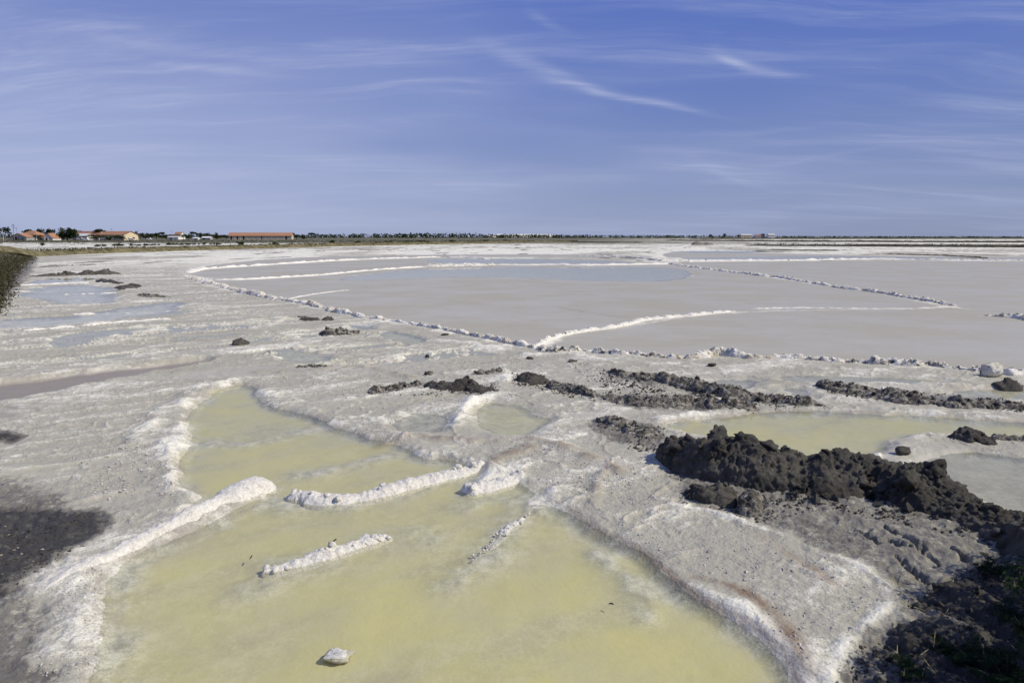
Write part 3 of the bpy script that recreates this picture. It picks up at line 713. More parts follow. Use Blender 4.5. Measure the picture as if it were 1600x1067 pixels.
def resample(P, step):
    P = chaikin(np.asarray(P, float), False, 2); s = np.concatenate([[0], np.cumsum(np.linalg.norm(np.diff(P, axis=0), axis=1))])
    n = max(6, int(s[-1] / step)); q = np.linspace(0, s[-1], n)
    return np.stack([np.interp(q, s, P[:, 0]), np.interp(q, s, P[:, 1])], -1), q / s[-1], s[-1]

def bank_mesh(name, pts, wid, hei, step, nac, seed, lump, scale, wob=0.25, base=None, sharp=1.0, taper=0.08, octv=4):
    """long heap over a ground line. wid / hei: numbers or per-point lists (full width, height)"""
    P, t, L = resample(pts, step); n = len(P)
    k = np.linspace(0, 1, len(pts))
    W = np.interp(t, k, wid) if hasattr(wid, '__len__') else np.full(n, float(wid))
    Hh = np.interp(t, k, hei) if hasattr(hei, '__len__') else np.full(n, float(hei))
    tp = np.clip(np.minimum(t, 1 - t) / max(taper, 1e-4), 0, 1); tp = np.sqrt(tp * (2 - tp))
    T = np.gradient(P, axis=0); T /= np.linalg.norm(T, axis=1)[:, None] + 1e-9; N = np.stack([-T[:, 1], T[:, 0]], -1)
    j = seed * 13.7; sl = t * L / max(W.mean(), 0.05)
    C = P + N * (W * wob * 0.5 * fbm2(sl * 0.35 + j, np.zeros(n) + j, 3, 3))[:, None]
    W = W * (0.35 + 0.65 * tp) * (1 + 0.45 * wob * 2 * fbm2(sl * 0.6 - j, np.zeros(n) + 2 * j, 3, 4))
    Hh = Hh * tp * np.clip(1 + 0.9 * wob * 2 * fbm2(sl * 0.8 + 5 + j, np.zeros(n) - j, 3, 8), -0.35 if octv == 5 and wob > 0.3 else 0.05, 2)
    u = np.linspace(-1, 1, nac); prof = np.clip(1 - np.abs(u) ** (2.0 * sharp), 0, 1) ** 0.9
    X = C[:, None, :] + N[:, None, :] * (u[None, :, None] * W[:, None, None] * 0.5)
    if base is None: Z0 = np.array([hgt(*c) for c in C])
    else: Z0 = np.full(n, base)
    Z0 = np.minimum(Z0, np.convolve(np.pad(Z0, 2, mode='edge'), np.ones(5) / 5, 'valid') + 0.01)
    Z = Z0[:, None] + Hh[:, None] * prof[None, :] - 0.06 * (np.abs(u)[None, :] ** 4) * np.maximum(1, Hh[:, None] / 0.3) - 0.012
    V = np.concatenate([X, Z[..., None]], -1)
    # lumps push out along the surface normal
    du = np.gradient(V, axis=1); ds = np.gradient(V, axis=0); nr = np.cross(ds, du); nr /= np.linalg.norm(nr, axis=2)[..., None] + 1e-9
    nr *= np.sign(nr[..., 2:3] + 1e-6)
    q = V.reshape(-1, 3)
    a = fbm3(q / scale, octv, seed, 0.6) ; b = 1 - np.abs(fbm3(q / (scale * 0.45), 3, seed + 3))
    fsc = min(scale * 0.14, 0.05) if octv == 5 and scale < 1 else scale * 0.14; fin = 0.16 if octv == 5 else 0.30
    amp = lump * np.clip(0.25 + 0.75 * prof, 0, 1)[None, :] * (0.3 + 0.7 * tp)[:, None]
    V = V + nr * (amp * (0.62 * a + 0.40 * (b - 0.6) + fin * fbm3(q / fsc, 3, seed + 7, 0.7)).reshape(n, nac))[..., None]
    idx = np.arange(n * nac).reshape(n, nac)
    F = np.stack([idx[:-1, :-1], idx[1:, :-1], idx[1:, 1:], idx[:-1, 1:]], -1).reshape(-1, 4)
    me = mesh_np(name, V.reshape(-1, 3), F)
    # outward side up
    nz = me.polygons[len(me.polygons) // 2].normal.z
    if nz < 0: me.flip_normals()
    return me, V, (C, N, W, Hh)

def lump_mesh(name, seed, sub, amp, flat=(1, 1, 1), smooth=True):
    bm = bmesh.new(); bmesh.ops.create_icosphere(bm, subdivisions=sub, radius=1)
    q = np.array([v.co[:] for v in bm.verts]); d = 1 + amp * fbm3(q * 1.3, 3, seed) + amp * 0.5 * fbm3(q * 3.1, 2, seed + 9)
    for v, k in zip(bm.verts, d): v.co = Vector((v.co.x * k * flat[0], v.co.y * k * flat[1], v.co.z * k * flat[2]))
    me = bpy.data.meshes.new(name); bm.to_mesh(me); bm.free()
    me.polygons.foreach_set('use_smooth', [smooth] * len(me.polygons)); return me

def hull_mesh(name, seed, npts, flat):
    r = random.Random(seed); bm = bmesh.new()
    for _ in range(npts):
        v = Vector((r.gauss(0, 1), r.gauss(0, 1), r.gauss(0, 1))).normalized() * r.uniform(0.75, 1.1)
        bm.verts.new((v.x * flat[0], v.y * flat[1], v.z * flat[2]))
    res = bmesh.ops.convex_hull(bm, input=bm.verts[:])
    bmesh.ops.delete(bm, geom=[v for v in bm.verts if not v.link_faces], context='VERTS')
    me = bpy.data.meshes.new(name); bm.to_mesh(me); bm.free(); return me

CLOD = [lump_mesh('clod', 20 + i, 2, 0.42, (1, 0.85, 0.72)) for i in range(7)]
CLOD_SALTED = [lump_mesh('clod', 30 + i, 2, 0.42, (1, 0.85, 0.72)) for i in range(4)]
CRUST = [hull_mesh('crust_block', 40 + i, 13, (1, 0.7, 0.26)) for i in range(6)]
CRUST_DARK = [hull_mesh('crust_block', 50 + i, 13, (1, 0.7, 0.40)) for i in range(4)]
LUMP = [lump_mesh('salt_lump', 60 + i, 2, 0.35, (1, 1, 0.8)) for i in range(6)]
CLOD_BIG = [lump_mesh('clod', 90 + i, 3, 0.75, (1, 0.8, 0.75)) for i in range(5)]
for me in CLOD_BIG: me.materials.append(MAT['mud'])
for me in CLOD: me.materials.append(MAT['mud'])
for me in CLOD_SALTED: me.materials.append(MAT['mud_flecked'])
for me in CRUST: me.materials.append(MAT['salt'])
for me in CRUST_DARK: me.materials.append(MAT['salt_dark'])
for me in LUMP: me.materials.append(MAT['salt'])

def scatter_on(body, V, name, meshes, count, size, seed, bias=1.0, sink=0.25):
    """loose pieces sitting on a bank, each a part of it"""
    r = random.Random(seed); n, m, _ = V.shape; mid_ = (m - 1) / 2
    for _ in range(count):
        i = r.randrange(int(n * .03) + 1, n - 1 - int(n * .03)); c = int(np.clip(mid_ + r.gauss(0, 0.30 * bias) * mid_, 0, m - 1))
        p = V[i, c]; s = size * r.choice((0.55, 0.7, 0.85, 1.0, 1.25, 1.5)) * r.uniform(0.8, 1.15)
        o = link(name, r.choice(meshes)); o.parent = body
        o.location = (p[0], p[1], max(p[2], 0.0) + s * (0.5 - sink) * 0.5)
        o.scale = (s * r.uniform(0.8, 1.2), s * r.uniform(0.8, 1.2), s * r.uniform(0.8, 1.2))
        o.rotation_euler = (r.uniform(-.5, .5), r.uniform(-.5, .5), r.uniform(0, 6.28))

def px_step(P): return max(0.014, 0.0016 * float(np.mean(P[:, 1])))

# ---- salt ridges: (label, pts, width, height, material, lump, scale, wobble, pieces, piece size, piece meshes)
S, SB, SD = 'salt', 'salt_broken', 'salt_dark'
RIDGES = [
    ('long smooth white salt ridge ending in a broad tip in the foreground pool', [(40, 945), (110, 905), (180, 870), (240, 838), (300, 812), (345, 788), (385, 768), (428, 756)], [.16, .2, .24, .26, .28, .34, .52, .42], [.012, .03, .05, .07, .08, .09, .11, .10], S, .018, .11, .12, 0, 0, None),
    ('knobbly white salt ridge across the back of the foreground pool', [(445, 776), (475, 774), (510, 782), (560, 778), (610, 765), (670, 750), (720, 740), (756, 728)], [.26, .42, .38, .38, .40, .42, .40, .3], [.10, .13, .11, .12, .12, .12, .11, .07], S, .032, .08, .16, 12, .045, LUMP),
    ('short knobbly white salt ridge standing alone in the yellow pool', [(405, 893), (440, 886), (480, 874), (530, 861), (575, 845), (612, 834)], [.14, .26, .30, .30, .28, .18], [.05, .075, .085, .085, .075, .05], S, .030, .06, .2, 14, .034, LUMP),
    ('stubby white salt ridge with a blunt end at the right side of the pool', [(726, 770), (745, 764), (775, 758), (815, 745)], [.34, .36, .34, .3], [.09, .09, .07, .05], S, .035, .07, .2, 8, .04, LUMP),
    ('faint trail of salt lumps under the yellow brine right of centre', [(735, 880), (760, 855), (785, 832), (815, 810), (828, 800)], [.10, .16, .18, .16, .1], [.006, .015, .03, .04, .02], S, .03, .05, .3, 22, .018, LUMP),
    ('rough salt dyke of broken crust along the left edge of the main pan', [(290, 432), (330, 444), (360, 452), (395, 461), (430, 468), (475, 474), (502, 481), (522, 488), (560, 496), (600, 501), (640, 507)], [1.6, 1.5, 1.2, 1.0, .9, .8, .8, .75, .6, .55, .5], [.12, .16, .20, .22, .16, .18, .26, .22, .18, .18, .14], SB, .14, .30, .3, 90, .13, CRUST + CRUST_DARK[:2]),
    ('narrow salt dyke of broken crust running down to the junction of the pans', [(640, 507), (680, 513), (720, 521), (760, 529), (800, 539), (838, 546)], [.42, .42, .42, .42, .42, .45], [.13, .13, .14, .14, .13, .14], SB, .10, .22, .25, 70, .085, CRUST + CRUST_DARK[:2]),
    ('white salt ridge climbing right from the junction across the main pan', [(836, 544), (852, 535), (880, 524), (915, 518), (960, 513), (985, 508), (1005, 500), (1050, 497), (1100, 492), (1150, 487)], [.35, .38, .4, .4, .42, .5, .55, .5, .5, .35], [.12, .15, .16, .14, .14, .16, .16, .14, .14, .07], 'salt', .07, .25, .22, 42, .10, CRUST),
    ('thin flat white salt ridge far out on the main pan', [(1175, 483), (1220, 482), (1260, 481.5), (1312, 482), (1360, 482), (1435, 484)], [.3, .4, .4, .35, .2, .15], [.05, .06, .06, .05, .03, .03], S, .03, .3, .3, 0, 0, None),
    ('salt dyke with dark broken clay running right from the junction', [(836, 547), (855, 551), (880, 552), (905, 549), (935, 552), (960, 556), (1000, 557), (1040, 560)], [.4, .42, .4, .42, .45, .4, .42, .4], [.14, .18, .13, .16, .17, .11, .12, .12], SD, .11, .2, .25, 80, .085, CRUST + CRUST_DARK),
    ('lumpy salt dyke with white blocks right of the mud ridges', [(1040, 560), (1080, 561), (1105, 558), (1122, 553), (1145, 557), (1180, 561), (1230, 561), (1270, 565), (1320, 567)], [.4, .42, .55, .65, .55, .42, .4, .4, .4], [.12, .14, .20, .26, .22, .13, .12, .13, .11], SB, .11, .22, .25, 80, .09, CRUST + CRUST_DARK[:1]),
    ('salt dyke of cracked dark slabs ending at the boulder on the right', [(1320, 567), (1360, 569), (1395, 571), (1420, 573), (1450, 573), (1480, 575), (1510, 578), (1540, 583)], [.4, .45, .6, .55, .42, .4, .4, .35], [.10, .13, .20, .18, .13, .11, .11, .09], SD, .12, .22, .25, 70, .09, CRUST + CRUST_DARK),
    ('low white salt bank at the right edge beyond the boulder', [(1568, 586), (1590, 585), (1620, 584), (1660, 586)], [.6, .7, .7, .6], [.12, .14, .12, .1], S, .06, .25, .25, 18, .10, CRUST),
    ('long salt dyke with dark broken planks of clay slanting to the right', [(1045, 412.5), (1075, 417), (1110, 421), (1150, 426.5), (1190, 431), (1230, 436), (1262, 442), (1300, 447.5)], [1.2, 1.0, .9, .85, .85, .85, .8, .8], [.26, .18, .16, .16, .16, .2, .2, .18], SD, .10, .4, .3, 60, .17, CRUST + CRUST_DARK),
    ('near half of the slanting salt dyke with dark clay slabs', [(1300, 448), (1340, 453), (1375, 457.5), (1410, 464), (1450, 471), (1492, 479)], [.8, .8, .8, .75, .75, .6], [.16, .18, .17, .16, .17, .13], SD, .11, .3, .3, 70, .14, CRUST + CRUST_DARK),
    ('low broken end of the slanting dyke at the right edge', [(1540, 493), (1560, 495), (1580, 496), (1600, 499), (1640, 508)], [.5, .7, .7, .7, .6], [.1, .16, .15, .16, .15], SD, .10, .3, .3, 26, .13, CRUST + CRUST_DARK),
    ('long low white ridge curving along the far side of the main pan', [(335, 438.3), (390, 437), (440, 434), (500, 430.5), (560, 424.5), (620, 420), (665, 417.5)], [1.0, .8, .6, .55, .6, .6, .7], [.24, .2, .16, .15, .16, .15, .16], S, .06, .5, .2, 12, .18, CRUST),
    ('heaped white middle stretch of the far ridge reflected in blue brine', [(665, 417.3), (700, 416.3), (740, 415.2), (775, 414.5)], [1.6, 2.4, 2.6, 1.8], [.25, .36, .38, .25], SB, .12, .6, .25, 30, .25, CRUST),
    ('flat white far ridge between two blue sheets of brine', [(775, 414.6), (820, 414.6), (860, 414.4), (900, 415.2), (950, 414.6), (1000, 413.8), (1046, 412.8)], [1.0, 1.0, 1.4, 1.4, 1.3, 1.2, 1.2], [.16, .16, .24, .24, .24, .22, .25], S, .08, .6, .2, 16, .22, CRUST),
    ('second white ridge farther back on the left part of the pans', [(290, 427), (320, 420), (380, 417), (430, 413.5), (500, 409.3), (560, 406), (620, 404), (690, 402.3)], [1.6, 1.2, 1.1, 1.2, 1.2, 1.1, 1.1, 1.0], [.25, .22, .22, .26, .28, .26, .25, .2], S, .10, .6, .25, 24, .25, CRUST),
    ('short white ridge tip between the farthest blue sheets', [(700, 402), (740, 402.2), (765, 405.3)], [1.0, 1.2, .8], [.2, .22, .15], S, .08, .6, .25, 4, .2, CRUST),
    ('far crust ridge with dark flecks meeting the slanting dyke', [(900, 400.5), (945, 401.3), (985, 402.5), (1015, 405.5), (1038, 408.5)], [1.2, 1.2, 1.4, 1.6, 2.2], [.25, .25, .3, .3, .42], SD, .14, .7, .25, 14, .3, CRUST + CRUST_DARK),
    ('far white ridge crossing the right side behind the slanting dyke', [(1030, 408.6), (1090, 408.6), (1150, 408), (1220, 407.8), (1290, 406.6), (1360, 405.6), (1430, 406.2)], [1.2] * 7, [.25, .25, .28, .26, .3, .28, .26], S, .10, .7, .25, 20, .25, CRUST),
    ('far white ridge reaching the right edge of the pans', [(1430, 406.2), (1500, 407), (1560, 407.5), (1640, 408.5)], [1.2] * 4, [.25, .24, .26, .24], SB, .10, .7, .25, 10, .25, CRUST),
    ('thin white spur on the left of the main pan', [(448, 468), (480, 461.5), (520, 456), (550, 453)], [.35, .35, .3, .2], [.07, .07, .06, .03], S, .03, .3, .2, 0, 0, None),
    ('white rib across the long blue pool on the left', [(34, 519), (90, 513), (160, 507), (220, 502), (268, 499)], [.5, .5, .5, .5, .35], [.08, .09, .1, .09, .06], S, .04, .35, .3, 6, .1, CRUST),
    ('broad white rib in the middle of the striped pools on the left', [(112, 492), (150, 490), (200, 489), (250, 486.5), (285, 485)], [.4, .5, .5, .4, .3], [.07, .08, .08, .07, .05], S, .04, .35, .3, 0, 0, None),
    ('short white rib in the ribbed blue pool nearest the camera', [(102, 470), (120, 469), (140, 468.5)], [.5, .6, .4], [.08, .09, .06], S, .04, .4, .2, 0, 0, None),
    ('long white rib in the middle of the ribbed blue pool', [(98, 460.5), (130, 459.5), (160, 458.5), (184, 457.5)], [.5, .6, .55, .4], [.08, .1, .09, .06], S, .04, .4, .2, 0, 0, None),
    ('left white rib of the ribbed blue pool', [(22, 456.5), (50, 455.8), (84, 455)], [.5, .6, .4], [.08, .1, .06], S, .04, .4, .2, 0, 0, None),
    ('white rib behind the ribbed blue pool', [(30, 447), (70, 445), (110, 443.5), (140, 443)], [.6, .7, .7, .5], [.1, .12, .12, .08], S, .05, .4, .2, 0, 0, None),
]
for k, (lab, pts, w, h, mt, lump, scale, wob, npc, psz, pm) in enumerate(RIDGES):
    P = G(pts); st = px_step(P); far = P[:, 1].mean() > 40; dyk = P[:, 1].mean() > 11
    if dyk: w = [v * .72 for v in w]; h = [v * .62 for v in h]; lump *= .75; psz *= .8; wob *= 1.7; npc = int(npc * .8)
    me, V, _ = bank_mesh('body', P, w, h, st * 1.2, 11 if far else 21, 100 + k, lump, scale, wob, taper=0.06)
    root = thing('salt_ridge', lab, 'salt ridge', group='salt ridges between the pans')
    link('body', me, MAT[mt], root)
    psz *= .72
    if npc: scatter_on(root, V, 'crust_block' if pm[0].name.startswith('crust') else 'salt_lump', pm, npc, psz, 200 + k, 1.1)

# ---- heaps of dug mud
M_, MF, MS = 'mud', 'mud_flecked', 'mud_salted'
MOUNDS = [
    ('large bank of black dug mud right of the foreground pool', [(1030, 716), (1060, 722), (1100, 736), (1150, 742), (1200, 748), (1250, 752), (1300, 757), (1340, 757), (1380, 763), (1412, 770), (1450, 782), (1500, 800), (1550, 822), (1590, 838), (1640, 862), (1720, 910)], [.55, .8, 1.0, 1.05, .95, .9, .95, 1.05, .95, .95, .85, .75, .8, .95, 1.0, 1.0], [.22, .36, .42, .40, .38, .34, .34, .42, .34, .40, .30, .22, .30, .38, .42, .42], M_, .20, .62, .28, 70, .065, CLOD),
    ('black mud lump fallen at the left foot of the large bank', [(1066, 778), (1095, 780), (1125, 784), (1150, 786)], [.35, .55, .65, .4], [.12, .26, .34, .16], M_, .12, .22, .2, 14, .055, CLOD),
    ('greyish mud lump below the large bank beside the grey slope', [(1152, 796), (1172, 798), (1192, 800)], [.4, .55, .4], [.16, .24, .14], MF, .10, .2, .2, 10, .05, CLOD + CLOD_SALTED),
    ('dark mud ridge with knobs behind the right yellow pool', [(945, 583), (980, 588), (1030, 595), (1070, 604), (1105, 612), (1140, 618), (1180, 622), (1215, 626), (1260, 633), (1300, 640)], [.45, .7, .75, .8, .85, .8, .8, .8, .7, .4], [.10, .17, .17, .20, .24, .17, .26, .20, .15, .08], MF, .12, .26, .22, 70, .07, CLOD + CLOD_SALTED),
    ('dark round mud heap at the left end of the broken mud ridge', [(806, 594), (822, 596), (842, 599), (856, 602)], [.4, .7, .7, .3], [.12, .26, .25, .08], M_, .10, .22, .2, 14, .06, CLOD + CLOD_SALTED),
    ('low broken mud heap in the middle of the row before the junction', [(854, 604), (872, 606), (890, 610), (912, 616), (926, 622)], [.4, .55, .5, .45, .3], [.12, .18, .16, .12, .08], MF, .10, .2, .3, 22, .055, CLOD_SALTED),
    ('salted mud ridge in front of the grey hollow', [(930, 622), (960, 626), (1000, 632), (1040, 635), (1070, 634), (1110, 638), (1140, 638), (1186, 641)], [.5, .7, .75, .7, .75, .7, .65, .4], [.16, .20, .17, .14, .20, .20, .16, .1], MF, .12, .22, .25, 70, .06, CLOD_SALTED + CLOD[:2]),
    ('dark mud ridge starting at the narrow puddle on the right', [(1275, 605), (1305, 609), (1335, 611), (1365, 618), (1400, 625), (1435, 630), (1465, 635)], [.5, .8, .85, .8, .75, .7, .5], [.16, .22, .24, .20, .18, .16, .12], MF, .12, .24, .25, 56, .065, CLOD + CLOD_SALTED),
    ('mud ridge running off the right edge below the boulder', [(1465, 637), (1500, 639), (1535, 636), (1570, 640), (1610, 644), (1660, 650)], [.5, .7, .7, .6, .6, .6], [.14, .20, .20, .15, .16, .16], MF, .12, .24, .25, 40, .065, CLOD + CLOD_SALTED),
    ('small dark mud heap right of the boulder at the edge', [(1552, 606), (1572, 606), (1592, 605)], [.4, .6, .4], [.1, .24, .1], M_, .08, .2, .2, 8, .06, CLOD),
    ('curved mud ridge left of the round pool', [(578, 618), (592, 613), (615, 607), (645, 602), (668, 602)], [.3, .4, .42, .4, .3], [.10, .12, .10, .10, .06], MF, .09, .2, .3, 26, .05, CLOD_SALTED),
    ('peaked dark mud ridge above the round pool', [(664, 605), (690, 609), (712, 610), (722, 609), (745, 613), (776, 614)], [.4, .6, .75, .75, .6, .35], [.10, .16, .22, .30, .18, .09], M_, .11, .22, .22, 34, .06, CLOD + CLOD_SALTED[:1]),
    ('flecked dark mud mound on the crust beside the bluish puddle', [(500, 522), (515, 523), (530, 523), (545, 523), (562, 523)], [.5, .9, .9, .7, .4], [.14, .34, .30, .18, .10], MF, .12, .28, .2, 26, .08, CLOD + CLOD_SALTED),
    ('low left heap of the pair by the salt dyke bend', [(470, 501), (484, 501.5), (500, 501)], [.4, .7, .4], [.08, .17, .10], M_, .08, .25, .2, 6, .08, CLOD),
    ('pointed small mud heap close under the salt dyke bend', [(502, 501.5), (510, 501.5), (520, 502)], [.4, .6, .4], [.12, .28, .10], M_, .08, .2, .2, 5, .07, CLOD),
    ('thin flat mud streak left of the heaps by the dyke bend', [(464, 497), (474, 497), (483, 497)], [.3, .4, .3], [.06, .09, .06], M_, .05, .2, .2, 3, .06, CLOD),
    ('flat mud streak on the crust below the pale puddle', [(460, 575), (475, 574), (495, 573.5), (511, 574)], [.3, .4, .35, .25], [.10, .10, .08, .06], MF, .07, .2, .3, 12, .05, CLOD_SALTED),
    ('lone pointed mud heap on the crust above the channel end', [(362, 540), (372, 539.5), (380, 539), (390, 539.5)], [.3, .55, .5, .3], [.08, .26, .18, .06], M_, .09, .2, .2, 6, .06, CLOD),
    ('scattered mud crumbs heap left of the junction', [(742, 586), (758, 585), (772, 584), (786, 584)], [.3, .5, .5, .3], [.10, .15, .10, .05], MF, .09, .2, .3, 18, .06, CLOD_SALTED),
    ('salted mud patch at the left end of the large bank', [(925, 664), (950, 662), (975, 672), (1000, 678), (1025, 690)], [.4, .55, .6, .6, .5], [.08, .12, .13, .13, .12], MS, .10, .2, .3, 46, .045, CLOD_SALTED),
    ('mud outcrop on the salt spit between the yellow and grey pools', [(1484, 688), (1505, 688), (1525, 690), (1545, 695), (1556, 698)], [.35, .6, .6, .5, .3], [.10, .20, .20, .13, .06], M_, .10, .2, .2, 16, .05, CLOD),
    ('flat mud outcrop at the right edge of the salt spit', [(1552, 691), (1572, 690), (1590, 692), (1620, 696)], [.3, .4, .4, .4], [.08, .11, .1, .1], MF, .07, .2, .2, 10, .05, CLOD),
    ('long thin line of black mud on the far left flats', [(44, 433), (75, 432.3), (110, 431), (140, 430), (165, 429.5), (190, 428.8)], [.8, 1.2, 1.2, 1.3, 1.3, .8], [.14, .30, .36, .44, .46, .16], M_, .16, .5, .25, 20, .18, CLOD),
    ('first black mud patch behind the ribbed blue pool', [(152, 440), (165, 441), (180, 443), (194, 443)], [.6, .9, .9, .5], [.12, .30, .26, .1], M_, .14, .4, .25, 10, .14, CLOD),
    ('second black mud patch right of the ribbed blue pool', [(184, 450), (196, 452), (208, 449.5), (220, 448)], [.6, .9, 1.1, .6], [.14, .24, .40, .16], M_, .14, .4, .25, 12, .14, CLOD),
    ('third scattered mud patch right of the ribbed blue pool', [(216, 462), (232, 463), (246, 465), (270, 465)], [.5, .8, .8, .3], [.1, .24, .18, .05], MF, .12, .35, .3, 12, .12, CLOD_SALTED),
    ('faint mud line farthest back on the left flats', [(52, 418.5), (80, 417.2), (110, 416), (150, 414.5)], [1.2, 1.5, 1.5, .8], [.2, .25, .2, .1], 'mud_salted', .14, .6, .3, 6, .2, CLOD_SALTED),
    ('far dark mound with scrub on the white flats right of centre', [(1080, 383), (1090, 383), (1098, 383), (1108, 383), (1116, 383)], [4, 6, 6, 6, 3], [.6, 1.7, 1.5, 1.6, .5], MF, .4, 1.4, .2, 10, .4, CLOD_SALTED),
    ('dark mud hummock in the lower right corner', [(1390, 1015), (1430, 1010), (1480, 1005), (1530, 1010)], [.4, .6, .6, .5], [.05, .10, .11, .08], M_, .07, .14, .3, 26, .035, CLOD),
    ('second dark mud hummock in the lower right corner by the shrubs', [(1440, 962), (1480, 945), (1520, 935), (1580, 925)], [.4, .6, .7, .6], [.05, .10, .13, .10], M_, .07, .14, .3, 26, .035, CLOD),
]
for k, (lab, pts, w, h, mt, lump, scale, wob, npc, psz, pm) in enumerate(MOUNDS):
    P = G(pts); st = px_step(P); big_ = k == 0; far = P[:, 1].mean() > 40
    gap = 0 if big_ or mt == M_ else 1
    if not big_: w = [v * .8 for v in w]; h = [v * .56 for v in h]; psz *= .5; npc = int(npc * .8); wob = wob * (2.1 if mt != M_ else 1.5); lump *= .8
    else: h = [v * .78 for v in h]; psz *= .62; npc = 30; w = [v * 1.2 for v in w]
    me, V, _ = bank_mesh('body', P, w, h, 0.014 if big_ else st * 1.05, 80 if big_ else (15 if far else 35), 300 + k, lump, scale, wob, taper=0.05 if big_ else 0.14, octv=5)
    root = thing('mud_bank' if big_ else 'mud_mound', lab, 'mud bank' if big_ else 'mud mound', group='heaps of dug mud')
    link('body', me, MAT[mt], root)
    if npc: scatter_on(root, V, 'clod', pm, npc, psz, 400 + k, 1.3)
    if big_: scatter_on(root, V, 'clod', CLOD_BIG, 30, .085, 777, 0.9, 0.75)

# boulder, lone rocks, lumps and litter
def lone(name, label, cat, px, py, size, mesh, mat, squash=(1, 1, 1), rz=0.0, group=None, sink=0.2):
    x, y = gp(px, py); me = mesh.copy(); me.materials.clear()
    o = link(name, me, MAT[mat]); o.location = (x, y, hgt(x, y) + size * squash[2] * (0.72 - sink)); o.scale = (size * squash[0], size * squash[1], size * squash[2])
    o.rotation_euler = (0, 0, rz); return tag(o, label, cat, group)
BOULDER = lump_mesh('boulder', 77, 4, 0.22, (1.0, 0.8, 0.85))
lone('boulder', 'pale salt crusted boulder standing at the right end of the dyke', 'boulder', 1549, 589, .21, BOULDER, 'salt_broken', (1.25, 1, 0.95), 0.3, None, 0.1)
lone('rock', 'round dark mud rock behind the right part of the mud bank', 'rock', 1410, 714, .10, CLOD[2], 'mud', (1.1, 1, .9), .4)
lone('rock', 'thin dark mud slab lying by the grey pool shore', 'rock', 1462, 752, .15, CLOD[3], 'mud', (1.4, .6, .5), .1)
lone('rock', 'dark mud block farther along the grey pool shore', 'rock', 1492, 768, .12, CLOD[4], 'mud', (1.3, .8, .7), .2)
lone('rock', 'small dark lump on the crust between pool and junction', 'rock', 695, 524.5, .085, CLOD[1], 'mud', (1.4, 1, .6), 0)
lone('rock', 'tiny dark lump on the crust left of the pan corner', 'rock', 668, 558, .06, CLOD[5], 'mud', (1, 1, .9), 0)
lone('rock', 'dark lump on the crust above the curved mud ridge', 'rock', 670, 588, .075, CLOD[0], 'mud_flecked', (1.2, 1, 1), 0)
lone('rock', 'dark stone on the low salt line right of the junction', 'rock', 1112, 575, .075, CLOD[6], 'mud', (1.4, 1, .7), 0)
lone('rock', 'small dark lump by the left foot of the junction', 'rock', 828, 562, .065, CLOD[3], 'mud', (1.5, 1, .7), 0)
lone('rock', 'pair of dark knobs on the crust above the mud ridge', 'rock', 895, 568, .07, CLOD[2], 'mud_flecked', (1.6, 1, .8), 0)
lone('salt_lump', 'lone white lump of salt in the yellow pool near the bottom', 'salt lump', 527, 1020, .08, lump_mesh('salt_lump', 99, 3, 0.5, (1, .9, .55)), 'salt', (1.15, 1, .8), 0, None, 0.25)
lone('salt_lump', 'white lump in the corner of the far pans', 'salt lump', 1022, 406.5, .5, LUMP[2], 'salt', (1.4, 1, .5), 0)
for k, (x_, y_) in enumerate([(8, 823), (22, 862), (28, 858), (42, 845), (52, 882), (5, 905), (14, 836), (48, 828), (34, 870), (20, 842), (66, 860), (2, 872)]):
    lone('pebble', 'small pale pebble lying on the black mud at the left edge', 'pebble', x_, y_, rnd.uniform(.006, .014), LUMP[k % 6], 'stone', (1.3, 1, .6), rnd.uniform(0, 6), 'pebbles on the black mud', 0.3)

def stick(label, a, b, rad):
    A = Vector((*gp(*a), 0.012)); B = Vector((*gp(*b), 0.02)); mid_ = (A + B) / 2 + Vector((0.006, 0.004, 0.006)); bm = bmesh.new(); rings = []
    for q, rr in ((A, .5), (A.lerp(mid_, .5), 1), (mid_, 1), (mid_.lerp(B, .6), .8), (B, .3)):
        d = (B - A).normalized(); s = d.cross(Vector((0, 0, 1))); u = s.cross(d)
        rings.append([bm.verts.new(q + (s * math.cos(t) + u * math.sin(t)) * rad * rr) for t in (0, 1.26, 2.51, 3.77, 5.03)])
    for r0, r1 in zip(rings, rings[1:]):
        for i in range(5): bm.faces.new((r0[i], r0[(i + 1) % 5], r1[(i + 1) % 5], r1[i]))
    bm.faces.new(rings[0][::-1]); bm.faces.new(rings[-1])
    me = bpy.data.meshes.new('twig'); bm.to_mesh(me); bm.free(); tag(link('twig', me, MAT['twig']), label, 'twig')
stick('short dark twig floating beside the lone salt ridge', (520, 848), (526, 844.5), .008)
stick('tiny dark twig floating in the right half of the pool', (951, 945), (959, 948), .007)
stick('dark twig caught at the left end of the lone salt ridge', (390, 875), (394, 870), .006)

